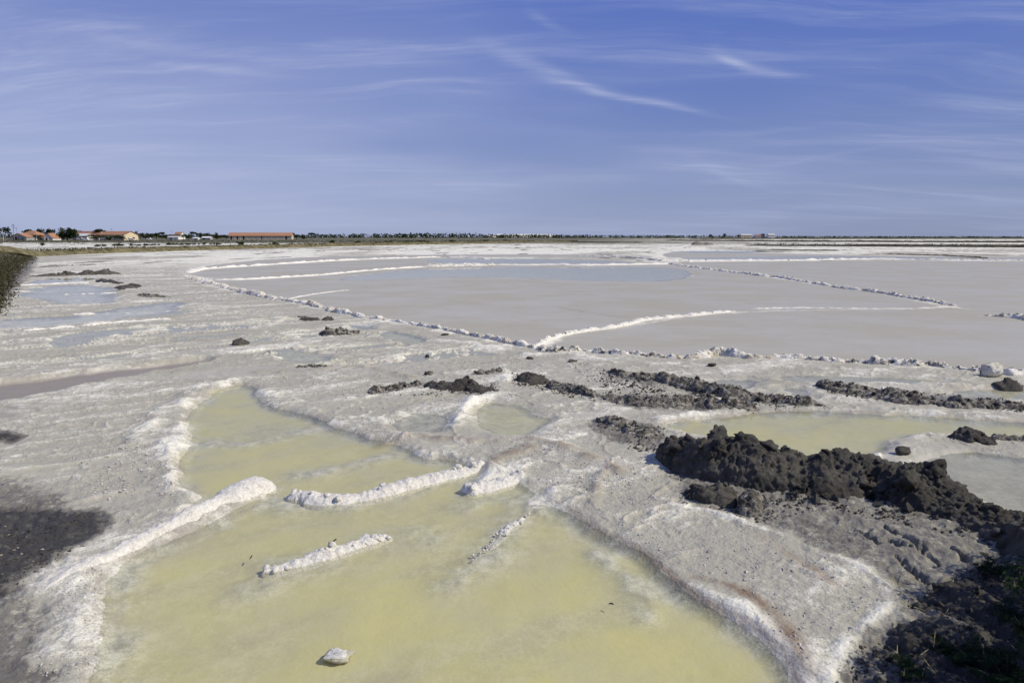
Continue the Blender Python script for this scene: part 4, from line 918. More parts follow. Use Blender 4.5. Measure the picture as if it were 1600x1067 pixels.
# crumbs of salt and mud too many to count
def crumbs(name, label, zones, mat, seed):
    r = np.random.default_rng(seed); Vs = []; Fs = []; b = 0
    octv = np.array([(1, 0, 0), (0, 1, 0), (-1, 0, 0), (0, -1, 0), (0, 0, 1), (0, 0, -1)], float)
    octf = np.array([(0, 1, 4), (1, 2, 4), (2, 3, 4), (3, 0, 4), (1, 0, 5), (2, 1, 5), (3, 2, 5), (0, 3, 5)])
    for poly, cnt, smin, smax in zones:
        P = G(poly); lo = P.min(0); hi = P.max(0); got = 0; tries = 0
        while got < cnt and tries < cnt * 12:
            tries += 1; x, y = r.uniform(lo, hi); ins = False
            for i in range(len(P)):
                a_ = P[i]; c_ = P[(i + 1) % len(P)]
                if (a_[1] > y) != (c_[1] > y) and x < (c_[0] - a_[0]) * (y - a_[1]) / (c_[1] - a_[1]) + a_[0]: ins = not ins
            if not ins: continue
            if noise2(np.array([x * 1.6]), np.array([y * 1.6]), 91)[0] + r.normal(0, .25) < 0.02: continue
            s = smin + (smax - smin) * r.random() ** 4
            q = octv * s * r.uniform(.6, 1.3, 3) * (1, 1, .75); q += r.normal(0, .22 * s, q.shape); t = r.uniform(0, 6.28); c, sn = math.cos(t), math.sin(t)
            q = np.stack([q[:, 0] * c - q[:, 1] * sn, q[:, 0] * sn + q[:, 1] * c, q[:, 2]], -1) + (x, y, hgt(x, y) + s * .3)
            Vs.append(q); Fs.append(octf + b); b += 6; got += 1
    stuff(link(name, mesh_np(name, np.concatenate(Vs), np.concatenate(Fs), False), MAT[mat]), label, 'crumbs')
crumbs('salt_crumbs', 'salt crumbs strewn over the crust', [
    ([(900, 780), (1060, 790), (1180, 825), (1280, 870), (1370, 905), (1385, 940), (1340, 985), (1300, 1020), (1270, 1060), (1180, 970), (1050, 880)], 500, .005, .019),
    ([(790, 700), (900, 705), (1020, 720), (1060, 790), (900, 790), (830, 750)], 700, .006, .018), ([(100, 690), (250, 700), (280, 780), (150, 790)], 700, .006, .022),
    ([(560, 560), (800, 560), (900, 600), (720, 650), (600, 690), (420, 590)], 500, .012, .03), ([(880, 560), (1040, 600), (930, 610)], 400, .012, .035), ([(100, 900), (170, 880), (150, 1060), (60, 1060)], 500, .004, .014)], 'crumb', 5)
crumbs('mud_crumbs', 'crumbs of dug mud strewn round the banks', [
    ([(1030, 690), (1070, 770), (1100, 800), (1200, 780), (1300, 775), (1400, 795), (1500, 830), (1600, 850), (1600, 870), (1450, 830), (1300, 800), (1180, 820), (1060, 790)], 900, .006, .028),
    ([(1330, 1020), (1420, 980), (1500, 900), (1640, 880), (1700, 1100), (1330, 1100)], 1500, .006, .03), ([(1030, 730), (1110, 800), (1200, 790), (1330, 785), (1470, 825), (1590, 860), (1590, 845), (1440, 800), (1300, 768), (1160, 765), (1060, 750)], 170, .02, .075), ([(920, 655), (1040, 670), (1050, 720), (960, 700)], 500, .008, .03),
    ([(940, 580), (1300, 632), (1190, 648), (930, 625)], 900, .012, .04), ([(1280, 600), (1620, 635), (1620, 650), (1300, 622)], 700, .012, .04), ([(800, 585), (930, 615), (930, 630), (800, 605)], 350, .012, .035), ([(575, 605), (780, 600), (780, 622), (575, 622)], 350, .012, .035),
    ([(0, 800), (160, 800), (110, 870), (0, 940)], 500, .004, .016)], 'mud', 6)
# ------------------------------------------------------------------ far dykes and strips
DYKES = [
    ('olive', 'long turfed olive dyke crossing the whole left half behind the pans', [(-140, 409), (60, 400), (150, 396), (250, 392.8), (400, 388.3), (550, 384.4), (750, 380.6), (900, 378.4)], [5, 5, 5, 5, 5.5, 6, 7, 7], [.95, .95, .95, 1.0, 1.0, .95, .85, .5]),
    ('darkdyke', 'short dark dyke end right of the olive dyke', [(892, 379.4), (945, 379.8), (1004, 379.8)], [5, 5, 3], [.5, .5, .3]),
    ('darkdyke', 'dark scrubby dyke nearest the camera on the right', [(1160, 384.2), (1300, 385.2), (1450, 386), (1600, 387), (1750, 388)], [3, 4, 5, 5, 5], [.35, .6, .75, .8, .8]),
    ('darkdyke', 'thin black dyke behind the nearest right hand dyke', [(1040, 376.2), (1250, 377.8), (1450, 378.9), (1700, 379.6)], [6, 6, 6, 6], [.7, .85, .85, .9]),
    ('darkdyke', 'farthest brown dyke on the right below the horizon', [(1080, 373.8), (1300, 373.5), (1750, 373.2)], [9, 9, 9], [1.4, 1.7, 1.8]),
    ('darkdyke', 'broken dark line of clay on the white flats at the right', [(1180, 392.3), (1240, 391.8), (1312, 392.3)], [1.5, 2, 1.5], [.16, .25, .2]),
    ('darkdyke', 'dark clay line beside the far blue sheet at the right edge', [(1340, 398.4), (1400, 398.2), (1470, 399.8), (1545, 403)], [1.0, 1.1, 1.2, 1.0], [.08, .15, .16, .12]),
    ('darkdyke', 'thin dark clay line on the white strip left of the scrub mound', [(560, 391), (590, 390.5), (625, 390)], [1.2, 1.4, 1], [.10, .14, .1]),
]
for k, (mt, lab, pts, w, h) in enumerate(DYKES):
    me, V, _ = bank_mesh('dyke', G(pts), w, h, 1.1 if h[0] > .4 else .5, 13, 500 + k, .16 if h[0] > .4 else .1, 1.2, .12, taper=0.05)
    tag(link('dyke', me, MAT[mt]), lab, 'dyke', 'dykes behind the pans')

# ------------------------------------------------------------------ leaf meshes

def leaf_cloud(name, blobs, n, size, seed, asp=1.0, up=0.0):
    """leaf sized faces spread through the lumps of a crown"""
    r = np.random.default_rng(seed); wts = np.array([b[3] * b[4] * b[5] for b in blobs]); wts = wts / wts.sum()
    pick = r.choice(len(blobs), n, p=wts); B = np.array(blobs)[pick]
    d = r.normal(size=(n, 3)); d /= np.linalg.norm(d, axis=1)[:, None]; rad = r.random(n) ** 0.45
    c = B[:, :3] + d * B[:, 3:6] * rad[:, None]
    a = r.normal(size=(n, 3)); a[:, 2] += up; a /= np.linalg.norm(a, axis=1)[:, None]
    b = np.cross(a, r.normal(size=(n, 3))); b /= np.linalg.norm(b, axis=1)[:, None]
    s = size * r.uniform(.6, 1.4, n)[:, None]
    V = np.stack([c - a * s, c - b * s * asp * .6, c + a * s, c + b * s * asp * .6], 1).reshape(-1, 3)
    F = np.arange(n * 4).reshape(-1, 4)
    return mesh_np(name, V, F, False)

def limb_mesh(name, segs):
    """tapered limbs: (p0, p1, r0, r1)"""
    bm = bmesh.new()
    for p0, p1, r0, r1 in segs:
        p0 = Vector(p0); p1 = Vector(p1); d = (p1 - p0).normalized(); s = d.orthogonal().normalized(); u = s.cross(d)
        A = [bm.verts.new(p0 + (s * math.cos(t) + u * math.sin(t)) * r0) for t in np.linspace(0, 6.283, 7)[:-1]]
        B = [bm.verts.new(p1 + (s * math.cos(t) + u * math.sin(t)) * r1) for t in np.linspace(0, 6.283, 7)[:-1]]
        for i in range(6): bm.faces.new((A[i], A[(i + 1) % 6], B[(i + 1) % 6], B[i]))
        bm.faces.new(B)
    me = bpy.data.meshes.new(name); bm.to_mesh(me); bm.free(); return me

def crown_blobs(seed, kind):
    r = random.Random(seed); out = []
    if kind == 'umbrella':
        for _ in range(7): out.append((r.uniform(-.42, .42), r.uniform(-.3, .3), r.uniform(.72, .86), r.uniform(.18, .28), r.uniform(.18, .28), r.uniform(.08, .13)))
    elif kind == 'tall':
        for i in range(8): z = .18 + .72 * i / 7; w = .30 * (1 - abs(z - .42) * .9); out.append((r.uniform(-.12, .12), r.uniform(-.12, .12), z, w, w, .14))
    else:
        for _ in range(9): out.append((r.uniform(-.34, .34), r.uniform(-.3, .3), r.uniform(.30, .78), r.uniform(.16, .27), r.uniform(.16, .27), r.uniform(.13, .22)))
    return out
PROTO = []
for i, kind in enumerate(('round', 'round', 'tall', 'umbrella')):
    cr = leaf_cloud('crown', crown_blobs(70 + i, kind), 520, .055, 80 + i)
    cr.materials.append(MAT['leaf'])
    tk = limb_mesh('trunk', [((0, 0, -.02), (.02, 0, .35), .035, .026), ((.02, 0, .35), (.0, .02, .68), .026, .012), ((.02, 0, .33), (.18, .05, .60), .016, .007), ((.02, 0, .36), (-.18, -.06, .62), .016, .007)])
    tk.materials.append(MAT['bark']); PROTO.append((cr, tk))
crg = leaf_cloud('crown', crown_blobs(90, 'round'), 520, .055, 95); crg.materials.append(MAT['leaf_grey']); PROTO.append((crg, PROTO[0][1]))

def tree(kind, px, top, width, Y, label, group=None, name='tree', z0=0.15, cat='tree'):
    x, y, zt = at(px, top, Y); h = (zt - z0) * 1.08; w = width / F_PX * Y * 1.2
    t = thing(name, label, cat, (x, y, z0), rnd.uniform(0, 6.28), group); t.scale = (w, w, h)
    link('crown', PROTO[kind][0], None, t); link('trunk', PROTO[kind][1], None, t); return t
TREES = [
    (0, 3, 353.5, 22, 430, 'dark rounded tree at the left edge of the photo'), (3, 44, 359, 12, 590, 'flat topped pine behind the left house'),
    (0, 64, 357.5, 12, 600, 'dark tree right behind the hipped house'), (1, 72, 356, 14, 600, 'tallest tree of the pair behind the left houses'), (0, 80, 357.5, 12, 600, 'tree just left of the white gable, behind the roofs'),
    (4, 58, 367, 12, 540, 'low olive tree in front of the hipped house'), (1, 103, 352.5, 26, 510, 'big dark tree between the white gable and the grey shed'), (0, 113, 358, 18, 512, 'right hand part tree of the big dark clump'),
    (2, 96, 357, 12, 515, 'narrow dark tree at the left side of the big dark tree'), (3, 155, 358.5, 14, 600, 'umbrella pine showing over the long red roof'), (3, 124, 361, 12, 610, 'low pine behind the grey shed'),
    (4, 150, 366.5, 22, 500, 'wide grey green bush tree in front of the long roof'), (0, 178, 368, 16, 500, 'dark bush tree in front of the cream wall'), (0, 190, 369.5, 12, 500, 'smaller dark bush tree beside the cream gable'), (1, 169, 368, 10, 502, 'dark bush tree between the two wide bushes'),
    (3, 487, 364, 12, 720, 'tree with a flat crown right of the barn'), (0, 463, 366.5, 9, 730, 'dark round tree at the right end of the barn'), (1, 474, 367.5, 9, 735, 'lower tree beside the barn end tree'), (0, 457, 363.8, 6, 790, 'tree top just over the right end of the barn roof'),
]
for a in TREES: tree(*a)
for px, top, w, kd in [(212, 362, 10, 2), (219, 364, 10, 0), (227, 362.5, 12, 1), (236, 365, 10, 0), (244, 364, 12, 0), (252, 363.2, 11, 3), (260, 365, 9, 1), (286, 366, 9, 0), (294, 364, 10, 1), (302, 362.5, 12, 3), (310, 364, 9, 0), (316, 365.5, 8, 1), (322, 364, 10, 0), (330, 365.8, 8, 4), (338, 364, 10, 2), (345, 367, 9, 4), (353, 368, 8, 0), (278, 367, 8, 4), (231, 367.5, 12, 4), (268, 366.5, 8, 0)]:
    tree(kd, px, top, w, 760 + rnd.uniform(-20, 40), 'dark tree in the row between the cream house and the barn', 'trees between the house and the barn')
for px, top, Y in [(1110, 366.2, 1300), (1133, 365, 1310), (1154, 367, 1300), (1188, 366, 1330), (1193, 365, 1335), (1203, 367, 1340)]:
    tree(0, px, top, 4.5, Y, 'small dark tree on the horizon near the far white buildings', 'trees on the right horizon')

def shrub_at(px, py, w, h, group, label, mesh, z=None, dy=0.0):
    x, y = gp(px, py); o = link('low_bush', mesh); o.location = (x, y + dy, (0.0 if z is None else z)); o.scale = (w, w, h); o.rotation_euler = (0, 0, rnd.uniform(0, 6.28))
    return tag(o, label, 'bush', group)
BUSH = [leaf_cloud('low_bush', [(rnd.uniform(-.3, .3), rnd.uniform(-.3, .3), rnd.uniform(.2, .6), rnd.uniform(.2, .35), rnd.uniform(.2, .35), .3) for _ in range(6)], 130, .12, 120 + i) for i in range(3)]
for i, b in enumerate(BUSH): b.materials.append(MAT['leaf_grey'] if i == 2 else MAT['leaf'])
px = 148.0
while px < 350:
    shrub_at(px, 393.5 - (px - 148) * .0187 - 6.2, rnd.uniform(.9, 2.2), rnd.uniform(.5, 1.0), 'low bushes along the olive dyke', 'low dark bush in the row along the top of the olive dyke', BUSH[rnd.randrange(3)], 0.35)
    px += rnd.choice((4, 6, 9, 14))
for px, py, w, h, lab in [(408, 386.4, 2.2, .8, 'low dark bush alone on the olive dyke below the barn'), (431, 386, 4.0, 1.4, 'wider bush on the olive dyke below the right end of the barn'), (375, 384.5, 3, 1.5, 'low bush on the white strip left of the barn front'), (66, 385.5, 1.8, 1.1, 'dark bush on the white strip below the hipped house'), (455, 384.3, 2.5, .8, 'low bush on the dyke right of the barn')]:
    shrub_at(px, py, w, h, None, lab, BUSH[0], 0.3)
for px in (520, 560, 610, 640, 660, 705, 760, 790, 830):
    shrub_at(px, 379.8 - (px - 520) * .008, rnd.uniform(4, 9), rnd.uniform(.8, 1.5), 'low bushes at the edge of the far scrub', 'low bush at the edge of the scrub beyond the white strip', BUSH[rnd.randrange(3)], 0.1)

def scatter_tufts(name, label, spots, mat, n_leaf, seed, cat):
    """many small clumps joined in one object: spots rows of x, y, z, width, height"""
    r = np.random.default_rng(seed); sp = np.repeat(np.array(spots, float), n_leaf, 0); n = len(sp)
    c = sp[:, :3] + np.stack([r.normal(0, .35, n) * sp[:, 3], r.normal(0, .35, n) * sp[:, 3], np.abs(r.random(n)) * sp[:, 4]], -1)
    a = r.normal(size=(n, 3)); a[:, 2] += .6; a /= np.linalg.norm(a, axis=1)[:, None]; b = np.cross(a, r.normal(size=(n, 3))); b /= np.linalg.norm(b, axis=1)[:, None]
    s = (np.minimum(sp[:, 3], sp[:, 4]) * .42 * r.uniform(.5, 1.2, n))[:, None]
    V = np.stack([c - a * s * .4, c - b * s * .45, c + a * s, c + b * s * .45], 1).reshape(-1, 3)
    return stuff(link(name, mesh_np(name, V, np.arange(n * 4).reshape(-1, 4), False), MAT[mat]), label, cat)
r_ = np.random.default_rng(33)
sp = []
for _ in range(1900):
    Y = r_.uniform(285, 560); u = r_.uniform(-1.05, .02); x = u * Y
    if Y < 300 + 50 * (u + .3): continue
    sp.append((x, Y, .1, r_.uniform(1.2, 4.0), r_.uniform(.3, 1.1)))
scatter_tufts('scrub', 'low dark scrub between the white strip and the houses', sp, 'leaf_grey', 9, 34, 'scrub')
sp = []
tops = np.array([(-900, 362), (0, 366), (200, 366), (345, 367), (460, 366.5), (500, 365.4), (600, 365), (690, 364.2), (735, 364.2), (765, 366), (900, 366.8), (1100, 368), (1250, 368.7), (1600, 369.2), (2500, 369.2)])
for _ in range(3600):
    p = r_.uniform(-900, 2500); Y = r_.uniform(1350, 2100); zt = (370 - np.interp(p, tops[:, 0], tops[:, 1])) / F_PX * Y * 1.0
    sp.append(((p - 800) / F_PX * Y * .99, Y, 0.1, r_.uniform(5, 12), max(1.0, CAM_H + zt * r_.uniform(.45, 1.0) - .3)))
scatter_tufts('far_wood', 'thin dark wood along the horizon', sp, 'leaf', 10, 35, 'wood')
# scrub on the dark dykes of the right side
sp = []
for (pts, h) in (([(1165, 384.1), (1600, 386.9)], .5), ([(1045, 376.2), (1650, 379.5)], .7)):
    P = G(pts)
    for _ in range(260):
        t = r_.random(); q = P[0] * (1 - t) + P[1] * t; sp.append((q[0], q[1] + r_.normal(0, .8), .35, r_.uniform(.6, 1.8), h * r_.uniform(.5, 1.3)))
scatter_tufts('dyke_scrub', 'dark scrub growing on the right hand dykes', sp, 'leaf_grey', 8, 36, 'scrub')
# turf of the left dyke
pick = r_.choice(DYKE_IX, 22000); pick = pick[(dist[pick] < 140) & (fx[pick] > -140)]
sp = [(fx[i] + r_.normal(0, .3), fy[i] + r_.normal(0, .4), H[i] - .03, r_.uniform(.12, .32), r_.uniform(.08, .26)) for i in pick]
scatter_tufts('grass', 'dry olive grass covering the dyke on the left', sp, 'grass', 5, 37, 'grass')

# ------------------------------------------------------------------ buildings

def box(bm, x0, x1, y0, y1, z0, z1):
    v = [bm.verts.new(p) for p in ((x0, y0, z0), (x1, y0, z0), (x1, y1, z0), (x0, y1, z0), (x0, y0, z1), (x1, y0, z1), (x1, y1, z1), (x0, y1, z1))]
    for f in ((0, 3, 2, 1), (4, 5, 6, 7), (0, 1, 5, 4), (1, 2, 6, 5), (2, 3, 7, 6), (3, 0, 4, 7)): bm.faces.new([v[i] for i in f])

def part(name, mat, parent, fn):
    bm = bmesh.new(); fn(bm); bmesh.ops.recalc_face_normals(bm, faces=bm.faces[:]); me = bpy.data.meshes.new(name); bm.to_mesh(me); bm.free(); return link(name, me, MAT[mat], parent)

def gable_house(name, label, cat, pos, L, D, eave, ridge, wall, roof, rz=0.0, gable_y=False, doors=(), windows=(), over=.45, hip=False):
    """L along x, D along y; ridge along x (or along y); doors/windows: (face, centre, z0, width, height)"""
    t = thing(name, label, cat, pos, rz); l, d = L / 2, D / 2
    def walls(bm):
        a = [bm.verts.new(p) for p in ((-l, -d, -.3), (l, -d, -.3), (l, d, -.3), (-l, d, -.3))]; e = [bm.verts.new(p) for p in ((-l, -d, eave), (l, -d, eave), (l, d, eave), (-l, d, eave))]
        if hip:
            for i in range(4): bm.faces.new((a[i], a[(i + 1) % 4], e[(i + 1) % 4], e[i]))
        elif gable_y:
            g = [bm.verts.new((0, -d, ridge - .05)), bm.verts.new((0, d, ridge - .05))]
            bm.faces.new((a[0], a[1], e[1], g[0], e[0])); bm.faces.new((a[1], a[2], e[2], e[1])); bm.faces.new((a[2], a[3], e[3], g[1], e[2])); bm.faces.new((a[3], a[0], e[0], e[3]))
        else:
            g = [bm.verts.new((-l, 0, ridge - .05)), bm.verts.new((l, 0, ridge - .05))]
            bm.faces.new((a[0], a[1], e[1], e[0])); bm.faces.new((a[1], a[2], e[2], g[1], e[1])); bm.faces.new((a[2], a[3], e[3], e[2])); bm.faces.new((a[3], a[0], e[0], g[0], e[3]))
    part('wall', wall, t, walls)
    def roofs(bm):
        th = .16; o = over; k = (ridge - eave) / (l if gable_y else d); ze = eave - k * o
        if hip:
            hl = max(l - d, .5); top = [(-hl, 0, ridge), (hl, 0, ridge)]; low = [(-l - o, -d - o, eave), (l + o, -d - o, eave), (l + o, d + o, eave), (-l - o, d + o, eave)]
            T = [bm.verts.new(p) for p in top]; B = [bm.verts.new(p) for p in low]; U = [bm.verts.new((p[0], p[1], p[2] - th)) for p in low]
            bm.faces.new((B[0], B[1], T[1], T[0])); bm.faces.new((B[1], B[2], T[1])); bm.faces.new((B[2], B[3], T[0], T[1])); bm.faces.new((B[3], B[0], T[0]))
            for i in range(4): bm.faces.new((B[i], U[i], U[(i + 1) % 4], B[(i + 1) % 4]))
            bm.faces.new(U)
        else:
            sec = [(-1, ze), (0, ridge), (1, ze), (1, ze - th), (0, ridge - th), (-1, ze - th)]
            ends = []
            for s in (-1, 1):
                if gable_y: ends.append([bm.verts.new((q * (l + o), s * (d + o), z + .06)) for q, z in sec])
                else: ends.append([bm.verts.new((s * (l + o), q * (d + o), z + .06)) for q, z in sec])
            for i in range(6): bm.faces.new((ends[0][i], ends[0][(i + 1) % 6], ends[1][(i + 1) % 6], ends[1][i]))
            for E in ends: bm.faces.new((E[0], E[1], E[4], E[5])); bm.faces.new((E[1], E[2], E[3], E[4]))
    part('roof', roof, t, roofs)
    def opening(nm, f, c, z0, w, h, mt):
        def fr(bm):
            if f == 'front': box(bm, c - w / 2, c + w / 2, -d - .06, -d + .05, z0, z0 + h)
            else: box(bm, l - .05, l + .06, c - w / 2, c + w / 2, z0, z0 + h)
        p_ = part(nm, mt, t, fr)
        if nm == 'window':
            def pn(bm):
                m_ = .12
                if f == 'front': box(bm, c - w / 2 + m_, c + w / 2 - m_, -d - .09, -d - .05, z0 + m_, z0 + h - m_)
                else: box(bm, l + .05, l + .09, c - w / 2 + m_, c + w / 2 - m_, z0 + m_, z0 + h - m_)
            part('pane', 'glass', p_, pn)
    for (f, c, z0, w, h, *mt) in doors: opening('door_or_opening', f, c, z0, w, h, mt[0] if mt else 'dark')  # default material: near-black panel painted in place of a shaded open doorway
    for (f, c, z0, w, h) in windows: opening('window', f, c, z0, w, h, 'paint')
    return t

def pos_at(px, Y): p = at(px, 375, Y); return (p[0], p[1], 0.1)
def wpx(n, Y): return n / F_PX * Y
def zpx(py, Y): return at(800, py, Y)[2] - 0.1

Y = 545
gable_house('house', 'low gabled house with a dark open garage at the far left', 'house', pos_at(35, Y), wpx(25, Y), 9, zpx(370.2, Y), zpx(364.6, Y), 'greywall', 'tile', 0.0, True, doors=[('front', -1.8, 0, 3.8, 2.7), ('front', 3.4, 0, 1.6, 2.2, 'wood')], windows=[('front', 1.2, 1.0, 1.1, 1.1)])
gable_house('house', 'white house with a hipped orange roof behind the garage house', 'house', pos_at(52, 575), wpx(28, 575), 10, zpx(367, 575), zpx(360.6, 575), 'whitewall', 'tile', -.15, hip=True, windows=[('front', -5, 1.2, 1.2, 1.2), ('front', 0, 1.2, 1.2, 1.2), ('front', 5, 3.4, 1.2, 1.2)], doors=[('front', 2.5, 0, 1.1, 2.2, 'wood')])
gable_house('house', 'small annexe with a low dark red roof beside the white gable', 'house', pos_at(70, 560), wpx(15, 560), 6, zpx(371.5, 560), zpx(367.3, 560), 'greywall', 'tile_dark', 0, doors=[('front', -1, 0, 1.0, 2.0)], windows=[('front', 2, .9, 1.2, 1.0)])
gable_house('house', 'white house showing its gable end left of the big dark tree', 'house', pos_at(82, 550), wpx(13, 550), 12, zpx(371.3, 550), zpx(364.6, 550), 'whitewall', 'tile', .1, True, doors=[('front', -1.2, 0, 1.2, 2.2)], windows=[('front', 1.4, 1.0, 1.0, 1.2)])
gable_house('shed', 'grey shed with a pale flat pitched roof behind the parked vans', 'shed', pos_at(130, 560), wpx(22, 560), 8, zpx(368.4, 560), zpx(364.8, 560), 'greywall', 'concrete', 0, doors=[('front', -3, 0, 2.6, 2.4, 'wood'), ('front', 3, 0, 2.6, 2.4)])
gable_house('house', 'house with a long dark red roof behind the cream house', 'house', pos_at(142, 600), wpx(40, 600), 10, zpx(367, 600), zpx(361.4, 600), 'stonewall', 'tile_dark', -.1, windows=[('front', -6, 2.6, 1, 1.2), ('front', 2, 2.6, 1, 1.2), ('front', 7, 2.6, 1, 1.2)])
gable_house('house', 'cream house with a long orange roof and a bright gable', 'house', pos_at(186, Y), wpx(50, Y), 13, zpx(366.6, Y), zpx(361.4, Y), 'cream', 'tile', -.34, doors=[('side', 2.2, 0, 1.8, 2.6), ('front', -2, 0, 1.2, 2.2, 'wood')], windows=[('side', -2.6, 1.0, 1.2, 1.3), ('front', 4, 1.0, 1.2, 1.2), ('front', 8, 1.0, 1.2, 1.2), ('front', -7, 1.0, 1.2, 1.2)], over=.6)
gable_house('house', 'cream house on the rise with a small orange roof among trees', 'house', pos_at(281, 800), wpx(11, 800), 8, zpx(366.2, 800), zpx(362.6, 800), 'whitewall', 'tile', -.2, windows=[('front', -2, 3.2, 1.2, 1.2), ('front', 2, 3.2, 1.2, 1.2), ('side', 0, 3.2, 1.2, 1.2)])
gable_house('shed', 'long white shed below the small orange roof', 'shed', pos_at(273, 690), wpx(17, 690), 7, zpx(370.6, 690), zpx(369, 690), 'whitewall', 'concrete', -.05, doors=[('front', -2, 0, 2.4, 2.0, 'wood')], windows=[('front', 3, .9, 1.4, .9)])
gable_house('shed', 'small white shed left of the barn', 'shed', pos_at(307, 690), wpx(8, 690), 5, zpx(372.2, 690), zpx(371, 690), 'whitewall', 'paint', 0, doors=[('front', 0, 0, 1.6, 1.5)])
gable_house('shed', 'low white shed nearest the left end of the barn', 'shed', pos_at(324, 690), wpx(13, 690), 6, zpx(371.4, 690), zpx(369.7, 690), 'greywall', 'paint', 0, doors=[('front', -2, 0, 2, 1.8)])
Yb = 690; Lb = wpx(92, Yb)
def bx(px): return wpx(px - 409, Yb)
barn = gable_house('barn', 'long stone salt barn with a red tiled roof and dark doorways', 'barn', pos_at(409, Yb), Lb, 13, zpx(368.2, Yb), zpx(363.6, Yb), 'stonewall', 'tile', .16,
    doors=[('front', bx(p), 0, w, 3.6) for p, w in ((366.5, 1.3), (375.5, 1.2), (384.5, 1.4), (411, .9), (447, 1.5))], windows=[('front', bx(p), 1.4, .7, .9) for p in (393, 402, 420, 429, 438)], over=.7)
part('pillar', 'cream', barn, lambda bm: [box(bm, bx(p) - .25, bx(p) + .25, -6.72, -6.45, 0, 3.9) for p in (371, 380, 389, 398, 407, 416, 425, 434, 443)])
gable_house('house', 'far cream building on the right horizon', 'house', pos_at(1165, 1290), wpx(17, 1290), 9, zpx(367.6, 1290), zpx(365.8, 1290), 'cream', 'concrete', .1, windows=[('front', -4, 1.5, 1.6, 1.4), ('front', 3, 1.5, 1.6, 1.4)])
gable_house('house', 'far white house right of the cream building on the horizon', 'house', pos_at(1204, 1290), wpx(10, 1290), 9, zpx(367.2, 1290), zpx(365.2, 1290), 'whitewall', 'concrete', .1, windows=[('front', -2, 1.5, 1.6, 1.4)])
gable_house('house', 'tiny white house left of the lone horizon trees', 'house', pos_at(1091, 1290), wpx(4, 1290), 6, zpx(368, 1290), zpx(367.1, 1290), 'whitewall', 'concrete', 0, windows=[('front', 0, 1.5, 1.4, 1.2)])
gable_house('house', 'small red roofed house beside the far white house', 'house', pos_at(1184, 1300), wpx(8, 1300), 8, zpx(369, 1300), zpx(366.8, 1300), 'whitewall', 'tile_dark', 0, windows=[('front', 0, 1.5, 1.4, 1.2)])
hp = [((p - 800) / F_PX * 2500, 2500) for p in (757, 775, 800, 830, 855, 872)]
me, V, _ = bank_mesh('salt_heap', np.array(hp, float), 40, [9, 12, 12.5, 12, 12, 9], 4, 13, 700, .8, 8, .1, base=0.0)
tag(link('salt_heap', me, MAT['salt']), 'long low white salt heap standing on the horizon', 'salt heap')

# parked vans and cars by the houses
def van(label, px, Y, L, Hh, rz, car=False):
    t = thing('car' if car else 'van', label, 'car' if car else 'van', pos_at(px, Y), rz)
    prof = [(-.5, .12), (.5, .12), (.5, .5), (.36, .55), (.24, 1.0), (-.36, 1.0), (-.48, .58), (-.5, .5)] if car else [(-.5, .12), (.5, .12), (.5, .48), (.40, .58), (.28, 1.0), (-.5, 1.0)]
    w = .85
    def body(bm):
        A = [bm.verts.new((q * L, -w, z * Hh)) for q, z in prof]; B = [bm.verts.new((q * L, w, z * Hh)) for q, z in prof]; n = len(prof)
        bm.faces.new(A); bm.faces.new(B[::-1])
        for i in range(n): bm.faces.new((A[i], B[i], B[(i + 1) % n], A[(i + 1) % n]))
    part('body', 'paint', t, body)
    part('window', 'glass', t, lambda bm: box(bm, .05 * L, .26 * L, -w - .02, w + .02, .62 * Hh, .9 * Hh))
    if car: part('window', 'glass', t, lambda bm: box(bm, -.34 * L, .0, -w - .02, w + .02, .62 * Hh, .9 * Hh))
    for q in (-.32, .32):
        for s in (-1, 1):
            def wh(bm): bmesh.ops.create_cone(bm, cap_ends=True, segments=12, radius1=.34, radius2=.34, depth=.2, matrix=Matrix.Translation((q * L, s * w, .34)) @ Matrix.Rotation(math.pi / 2, 4, 'X'))
            part('wheel', 'rubber', t, wh)
van('white van parked right of the big dark tree', 125, 520, 4.8, 2.3, 0); van('second white van parked in front of the grey shed', 133.5, 520, 4.6, 2.1, .1)
van('white car parked alone right of the cream house', 233, 640, 4.4, 1.9, 0.1, True); van('white car parked at the cream gable', 206, 520, 4.2, 1.6, .2, True)

def pole(label, px, top, Y, rad, arms, mat='wood', name='utility_pole', cat='utility pole'):
    x, y, z = at(px, top, Y); t = thing(name, label, cat, (x, y, 0.05))
    link('shaft', limb_mesh('shaft', [((0, 0, -.3), (0, 0, z), rad, rad * .65)]), MAT[mat], t)
    for k in range(arms):
        zz = z - .4 - 1.0 * k; a = part('crossarm', mat, t, lambda bm: box(bm, -1.1, 1.1, -.07, .07, zz - .08, zz + .08))
        for q in (-1.0, -.4, .4, 1.0):
            part('insulator', 'glass', a, lambda bm: box(bm, q - .05, q + .05, -.05, .05, zz + .085, zz + .28))
pole('tall utility pole with cross arms left of the garage house', 20, 350.5, 500, .20, 3); pole('thinner utility pole right beside the tall one', 25, 356, 520, .14, 1)
pole('white mast among the trees at the left edge', 3.6, 360, 400, .12, 0, 'paint', 'mast', 'mast')
pole('thin utility pole in front of the long orange roof', 174, 357.5, 530, .10, 1); pole('utility pole over the trees left of the small orange roof', 268, 361, 740, .13, 1); pole('utility pole behind the gable of the cream house', 214.5, 361, 640, .11, 1)

P = resample(G(DYKES[0][2]), 1.5)[0]; sp = []
for _ in range(5200):
    i = r_.integers(0, len(P)); sp.append((P[i][0] + r_.normal(0, .8), P[i][1] + r_.normal(0, 1.1), .45, r_.uniform(.35, 1.1), r_.uniform(.25, .65)))
scatter_tufts('dyke_grass', 'rough grass growing along the olive dyke', sp, 'grass', 5, 38, 'grass')
# ------------------------------------------------------------------ saltbush at the lower right

